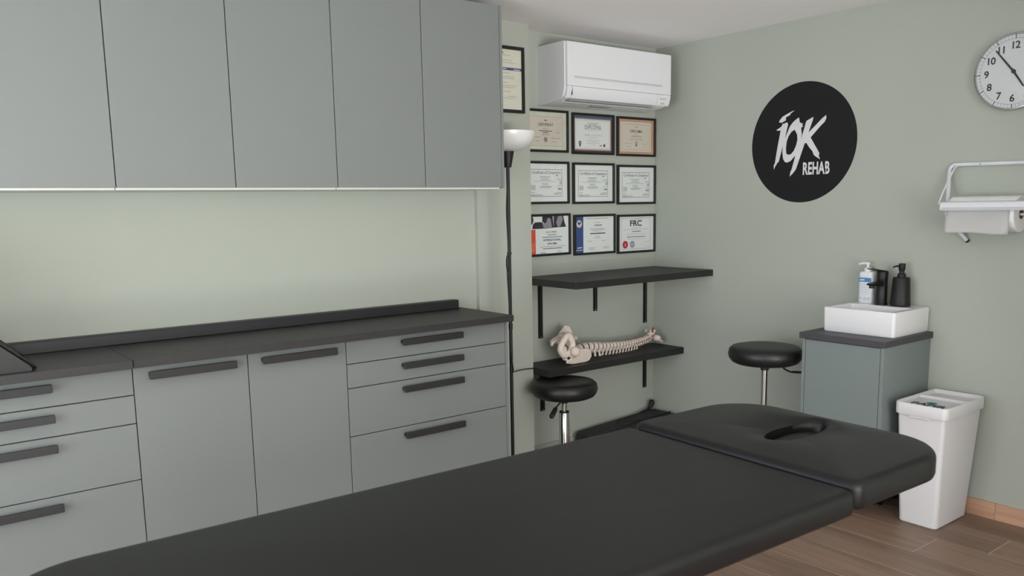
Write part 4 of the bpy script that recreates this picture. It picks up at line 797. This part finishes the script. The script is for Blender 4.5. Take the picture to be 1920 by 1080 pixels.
# ================================================================== WALL CLOCK
CY, CZ, CR = -1.972, 1.902, 0.153
t = thing('wall_clock', 'round silver-rimmed wall clock with black numerals on the right wall', 'clock', (0, CY, CZ - CR))
Mc = frame_right((0, CY, CZ))
b = B(); lathe(b, [(0, 0.0005), (CR * 0.97, 0.0005), (CR, 0.006), (CR, 0.030), (CR * 0.985, 0.036), (CR * 0.955, 0.037), (CR * 0.945, 0.033), (CR * 0.945, 0.024), (0, 0.024)], n=72, M=Mc); obj('rim', b, mat('satin_silver', (190, 190, 188), 0.25, metal=0.95, var=0.02), t, 40)
b = B(); lathe(b, [(0, 0.0242), (CR * 0.944, 0.0242), (CR * 0.944, 0.0262), (0, 0.0262)], n=72, M=Mc); face = obj('clock_face', b, M_CLOCKF, t, 40)
b = B(); fr = CR * 0.944
for i in range(60):
    a = PI / 2 - 2 * PI * i / 60; w_, r0, r1 = (0.0016, fr * 0.895, fr * 0.995) if i % 5 == 0 else (0.0004, fr * 0.90, fr * 0.985)
    ux, uy = math.cos(a), math.sin(a); poly_flat(b, [(ux * r0 - uy * w_, uy * r0 + ux * w_), (ux * r0 + uy * w_, uy * r0 - ux * w_), (ux * r1 + uy * w_, uy * r1 - ux * w_), (ux * r1 - uy * w_, uy * r1 + ux * w_)], M=Mc @ Matrix.Translation((0, 0, 0.0266)))
for q in (0.90,): poly_flat(b, [(fr * q * math.cos(2 * PI * i / 72), fr * q * math.sin(2 * PI * i / 72)) for i in range(72)], [[(fr * (q - 0.006) * math.cos(2 * PI * i / 72), fr * (q - 0.006) * math.sin(2 * PI * i / 72)) for i in range(72)]], M=Mc @ Matrix.Translation((0, 0, 0.0266)))
obj('minute_track', b, M_INK, face)
b = B()
for i in range(1, 13):
    a = PI / 2 - 2 * PI * i / 12; sz = 0.040; text_bm(b, str(i), sz, Mc @ Matrix.Translation((fr * 0.725 * math.cos(a), fr * 0.725 * math.sin(a) - sz * 0.35, 0.0268)), 'CENTER', 0.0008, 0, 1.0, 0.9)
obj('numerals', b, M_INK, face)
def hand(name, ang, L, tail, w, z):
    b = B(); a = PI / 2 - ang; R = Mc @ Matrix.Rotation(a, 4, 'Z') @ Matrix.Translation((0, 0, z))
    loft(b, [[(-tail, -w, 0), (-tail, w, 0), (-tail, w, 0.001), (-tail, -w, 0.001)], [(L, -w * 0.7, 0), (L, w * 0.7, 0), (L, w * 0.7, 0.001), (L, -w * 0.7, 0.001)]], M=R); obj(name, b, M_INK, t)
hand('minute_hand', 2 * PI * 53.6 / 60, fr * 0.80, 0.012, 0.0038, 0.0300); hand('hour_hand', 2 * PI * 4.89 / 12, fr * 0.52, 0.012, 0.0042, 0.0285)
b = B(); lathe(b, [(0, 0.0265), (0.008, 0.0265), (0.008, 0.0318), (0, 0.0322)], n=20, M=Mc); obj('hub', b, M_INK, t, 40)
b = B(); lathe(b, [(0, 0.0338), (CR * 0.944, 0.0338), (CR * 0.944, 0.0350), (0, 0.0350)], n=72, M=Mc); obj('glass', b, M_GLASS, t)

# ================================================================== PAPER TOWEL DISPENSER
t = thing('towel_holder', 'white tubular paper roll holder on the right wall under the clock', 'holder', (0, -1.92, 1.21))
ya, yb = -1.738, -2.200
b = B(); pts = [(-0.010, yb, 1.535), (-0.010, -2.0, 1.537), (-0.010, ya - 0.035, 1.540), (-0.012, ya - 0.010, 1.536), (-0.016, ya, 1.520), (-0.03, ya - 0.004, 1.48), (-0.060, ya - 0.018, 1.42), (-0.086, ya - 0.030, 1.37), (-0.090, ya - 0.036, 1.325), (-0.060, ya - 0.060, 1.270), (-0.012, ya - 0.088, 1.213)]
tube(b, smooth_path(pts, 6), 0.0085, 12); fr_ = obj('tube_frame', b, M_WMETAL, t, True)
b = B(); pts2 = [(-0.010, yb, 1.535), (-0.014, yb - 0.02, 1.52), (-0.03, yb - 0.02, 1.48), (-0.086, yb - 0.02, 1.37), (-0.090, yb - 0.02, 1.325), (-0.060, yb - 0.0, 1.270), (-0.012, yb + 0.02, 1.213)]
tube(b, smooth_path(pts2, 6), 0.0085, 12); obj('tube_frame', b, M_WMETAL, t, True)
b = B(); lathe(b, [(0, 0), (0.0088, 0), (0.0088, 0.008), (0, 0.008)], n=12, M=Matrix.Translation((-0.015, ya - 0.0865, 1.2165)) @ Vector((0.048, -0.028, -0.057)).to_track_quat('Z', 'Y').to_matrix().to_4x4()); obj('end_cap', b, M_BLACKP, t, 40)
b = B(); lathe(b, [(0, 0), (0.0035, 0), (0.003, 0.002), (0, 0.002)], n=12, M=Matrix.Translation((-0.0185, -1.862, 1.539)) @ Matrix.Rotation(-PI / 2, 4, 'Y')); obj('screw', b, M_STEEL, t, 40)
for yy in (-1.762, -2.175):
    b = B(); tube(b, smooth_path([(-0.018, yy - 0.008, 1.530), (-0.022, yy, 1.530), (-0.060, yy, 1.490), (-0.120, yy, 1.425), (-0.160, yy - 0.002, 1.372)], 5), 0.0035, 8); obj('wire_arm', b, M_WMETAL, t, True)
b = B(); pf = [(p_[0], p_[1] - 0.012) for p_ in [(-0.158, 1.392), (-0.166, 1.395), (-0.186, 1.392), (-0.190, 1.386), (-0.188, 1.371), (-0.178, 1.358), (-0.172, 1.358), (-0.180, 1.372), (-0.181, 1.384), (-0.166, 1.388)]]
loft(b, [[(p[0], yy, p[1]) for p in pf] for yy in (-1.786, -2.19)]); obj('tear_bar', b, M_WMETAL, t)
b = B(); box(b, -0.190, -0.160, -1.7865, -1.7845, 1.348, 1.380); obj('bar_end', b, M_WMETAL, t)
b = B(); tube(b, [(-0.090, ya - 0.02, 1.328), (-0.090, yb - 0.02, 1.328)], 0.005, 10); obj('spindle', b, M_WMETAL, t, True)
t = thing('paper_towel_roll', 'white paper towel roll with a loose hanging sheet in the holder', 'paper roll', (-0.09, -1.91, 1.255))
RX, RZ, RR = -0.088, 1.330, 0.074; Y0, Y1 = -1.795, -2.062
Mr = Matrix.Translation((RX, Y0, RZ)) @ Matrix.Rotation(PI / 2, 4, 'X')
b = B(); L_ = Y0 - Y1; lathe(b, [(0.021, 0.0), (RR - 0.002, 0.0), (RR, 0.002), (RR, L_ - 0.002), (RR - 0.002, L_), (0.021, L_)], n=56, M=Mr); lathe(b, [(0.021, 0.0), (0.021, L_)], n=32, M=Mr); obj('roll', b, M_PAPER, t, 40)
b = B(); lathe(b, [(0.0195, -0.001), (0.0215, -0.001), (0.0215, L_ + 0.001), (0.0195, L_ + 0.001), (0.0195, -0.001)], n=32, M=Mr); obj('core', b, M_CARD, t, 40)
b = B(); n = 12; ys = [Y0 - 0.004 - (L_ - 0.018) * i / 16 for i in range(17)]
tb = bmesh.new(); V = []
for j in range(n + 1):
    zz = RZ + 0.040 - (0.118) * j / n
    xb = RX - math.sqrt(max(RR * RR - min(max(zz - RZ, 0), RR) ** 2, 0)) - 0.0015
    V.append([tb.verts.new((xb - 0.0012 * math.sin(j * 0.9 + i * 0.5) * (j / n) - 0.004 * (j / n), yy, zz + 0.003 * math.sin(i * 0.35) * (j / n))) for i, yy in enumerate(ys)])
for j in range(n):
    for i in range(16): tb.faces.new((V[j][i], V[j][i + 1], V[j + 1][i + 1], V[j + 1][i]))
bmesh.ops.solidify(tb, geom=tb.faces[:], thickness=0.0006); merge(b, tb); obj('hanging_sheet', b, M_PAPER, t, True)

# ================================================================== TREATMENT TABLE
ty0, ty1, tx0, tx1, TZ = -2.526, -1.797, -3.70, -2.066, 0.750
t = thing('massage_table', 'charcoal padded massage table with face-hole headrest in the foreground', 'massage table', (tx1, (ty0 + ty1) / 2, 0)); t.rotation_euler.z = math.radians(-1.55)
def pad(bm, x0, x1, y0, y1, rad, z0, z1, er, hole=None, crown=0.004, N=280):
    out = lambda ins: resample(rrect(x0, x1, y0, y1, rad, 16, ins), N)
    base = out(0.0); cx, cy = (x0 + x1) / 2, (y0 + y1) / 2
    rings = []
    for ins, z in ((0.030, z0), (0.010, z0 + 0.002), (0.003, z0 + 0.006), (0.0, z0 + 0.014), (0.0, z1 - er)): rings.append((out(ins), z))
    for k in range(1, 7):
        a = k / 6 * PI / 2; rings.append((out(er * (1 - math.cos(a))), z1 - er + er * math.sin(a)))
    R3 = [[(p.x, p.y, z) for p in r] for r, z in rings]
    last = rings[-1][0]
    if hole is None:
        for s in (0.03, 0.10, 0.25, 0.5, 0.8, 0.97): R3.append([(p.x + (cx - p.x) * s * (0.9 if (x1 - x0) < 1 else 1), p.y + (cy - p.y) * s, z1 + crown * (1 - (1 - s) ** 2)) for p in last])
        loft(bm, R3)
    else:
        hx, hy, hl, hw, dip = hole; H0 = []
        for p in last:
            a = math.atan2((p.y - hy) / 0.42, p.x - hx); c_, s_ = math.cos(a), math.sin(a)
            H0.append(Vector((hx + hl * (abs(c_) ** 0.9) * (1 if c_ > 0 else -1), hy + hw * (abs(s_) ** 1.05) * (1 if s_ > 0 else -1))))
        for s in (0.06, 0.2, 0.4, 0.6, 0.75, 0.86, 0.93, 0.97, 1.0):
            z = z1 + crown * (1 - (1 - min(s, 0.6) / 0.6) ** 2) - dip * max(0, (s - 0.55) / 0.45) ** 2
            R3.append([(p.x + (h.x - p.x) * s, p.y + (h.y - p.y) * s, z) for p, h in zip(last, H0)])
        hc = Vector((hx, hy))
        for k, dz in ((0.97, 0.010), (0.95, 0.025), (0.95, 0.065)): R3.append([(hx + (h.x - hx) * k, hy + (h.y - hy) * k, z1 - dip - dz) for h in H0])
        loft(bm, R3, True, True)
b = B(); pad(b, tx0, tx1, ty0, ty1, [0.025, 0.17, 0.17, 0.025], TZ - 0.062, TZ, 0.020); obj('body_cushion', b, M_LEATHER, t, 60)
b = B(); pad(b, tx1 + 0.004, -1.578, ty0 + 0.006, ty1, [0.17, 0.035, 0.035, 0.17], TZ - 0.060, TZ + 0.012, 0.022, (-1.765, -2.150, 0.124, 0.050, 0.014)); hd_ = obj('head_cushion', b, M_LEATHER, t, 60)
b = B(); ell(b, (-1.765, -2.150, TZ - 0.028), (0.117, 0.047, 0.018), seg=24); obj('hole_plug', b, M_LEATHER, hd_, True)
b = B(); box(b, -3.55, -2.12, -2.40, -2.365, TZ - 0.100, TZ - 0.0625); box(b, -3.55, -2.12, -1.965, -1.93, TZ - 0.100, TZ - 0.0625)
for xx in (-3.55, -2.95, -2.45): box(b, xx, xx + 0.035, -2.366, -1.964, TZ - 0.100, TZ - 0.0625)
obj('frame', b, M_BLACK, t)
b = B(); box(b, -2.12, -1.70, -2.26, -2.235, TZ - 0.085, TZ - 0.0605); box(b, -2.12, -1.70, -2.095, -2.07, TZ - 0.085, TZ - 0.0605); obj('head_support', b, M_BLACK, t)
for xx in (-3.30, -2.60):
    b = B(); box(b, xx - 0.05, xx + 0.05, -2.215, -2.115, 0.05, 0.40, 0.004, 1); box(b, xx - 0.038, xx + 0.038, -2.203, -2.127, 0.40, TZ - 0.1005, 0.003, 1); obj('lift_column', b, M_BLACK, t)
b = B(); box(b, -3.40, -2.50, -2.205, -2.125, 0.015, 0.05, 0.004, 1)
for xx in (-3.36, -2.60): box(b, xx, xx + 0.06, -2.42, -1.91, 0.015, 0.049, 0.004, 1)
base = obj('base_frame', b, M_BLACK, t)
for xx in (-3.33, -2.57):
    for yy in (-2.395, -1.935):
        b = B(); lathe(b, [(0, 0), (0.025, 0), (0.025, 0.012), (0.012, 0.016), (0, 0.016)], (xx, yy, 0), 16); obj('foot', b, M_BLACKP, base, 40)

bpy.context.view_layer.update()
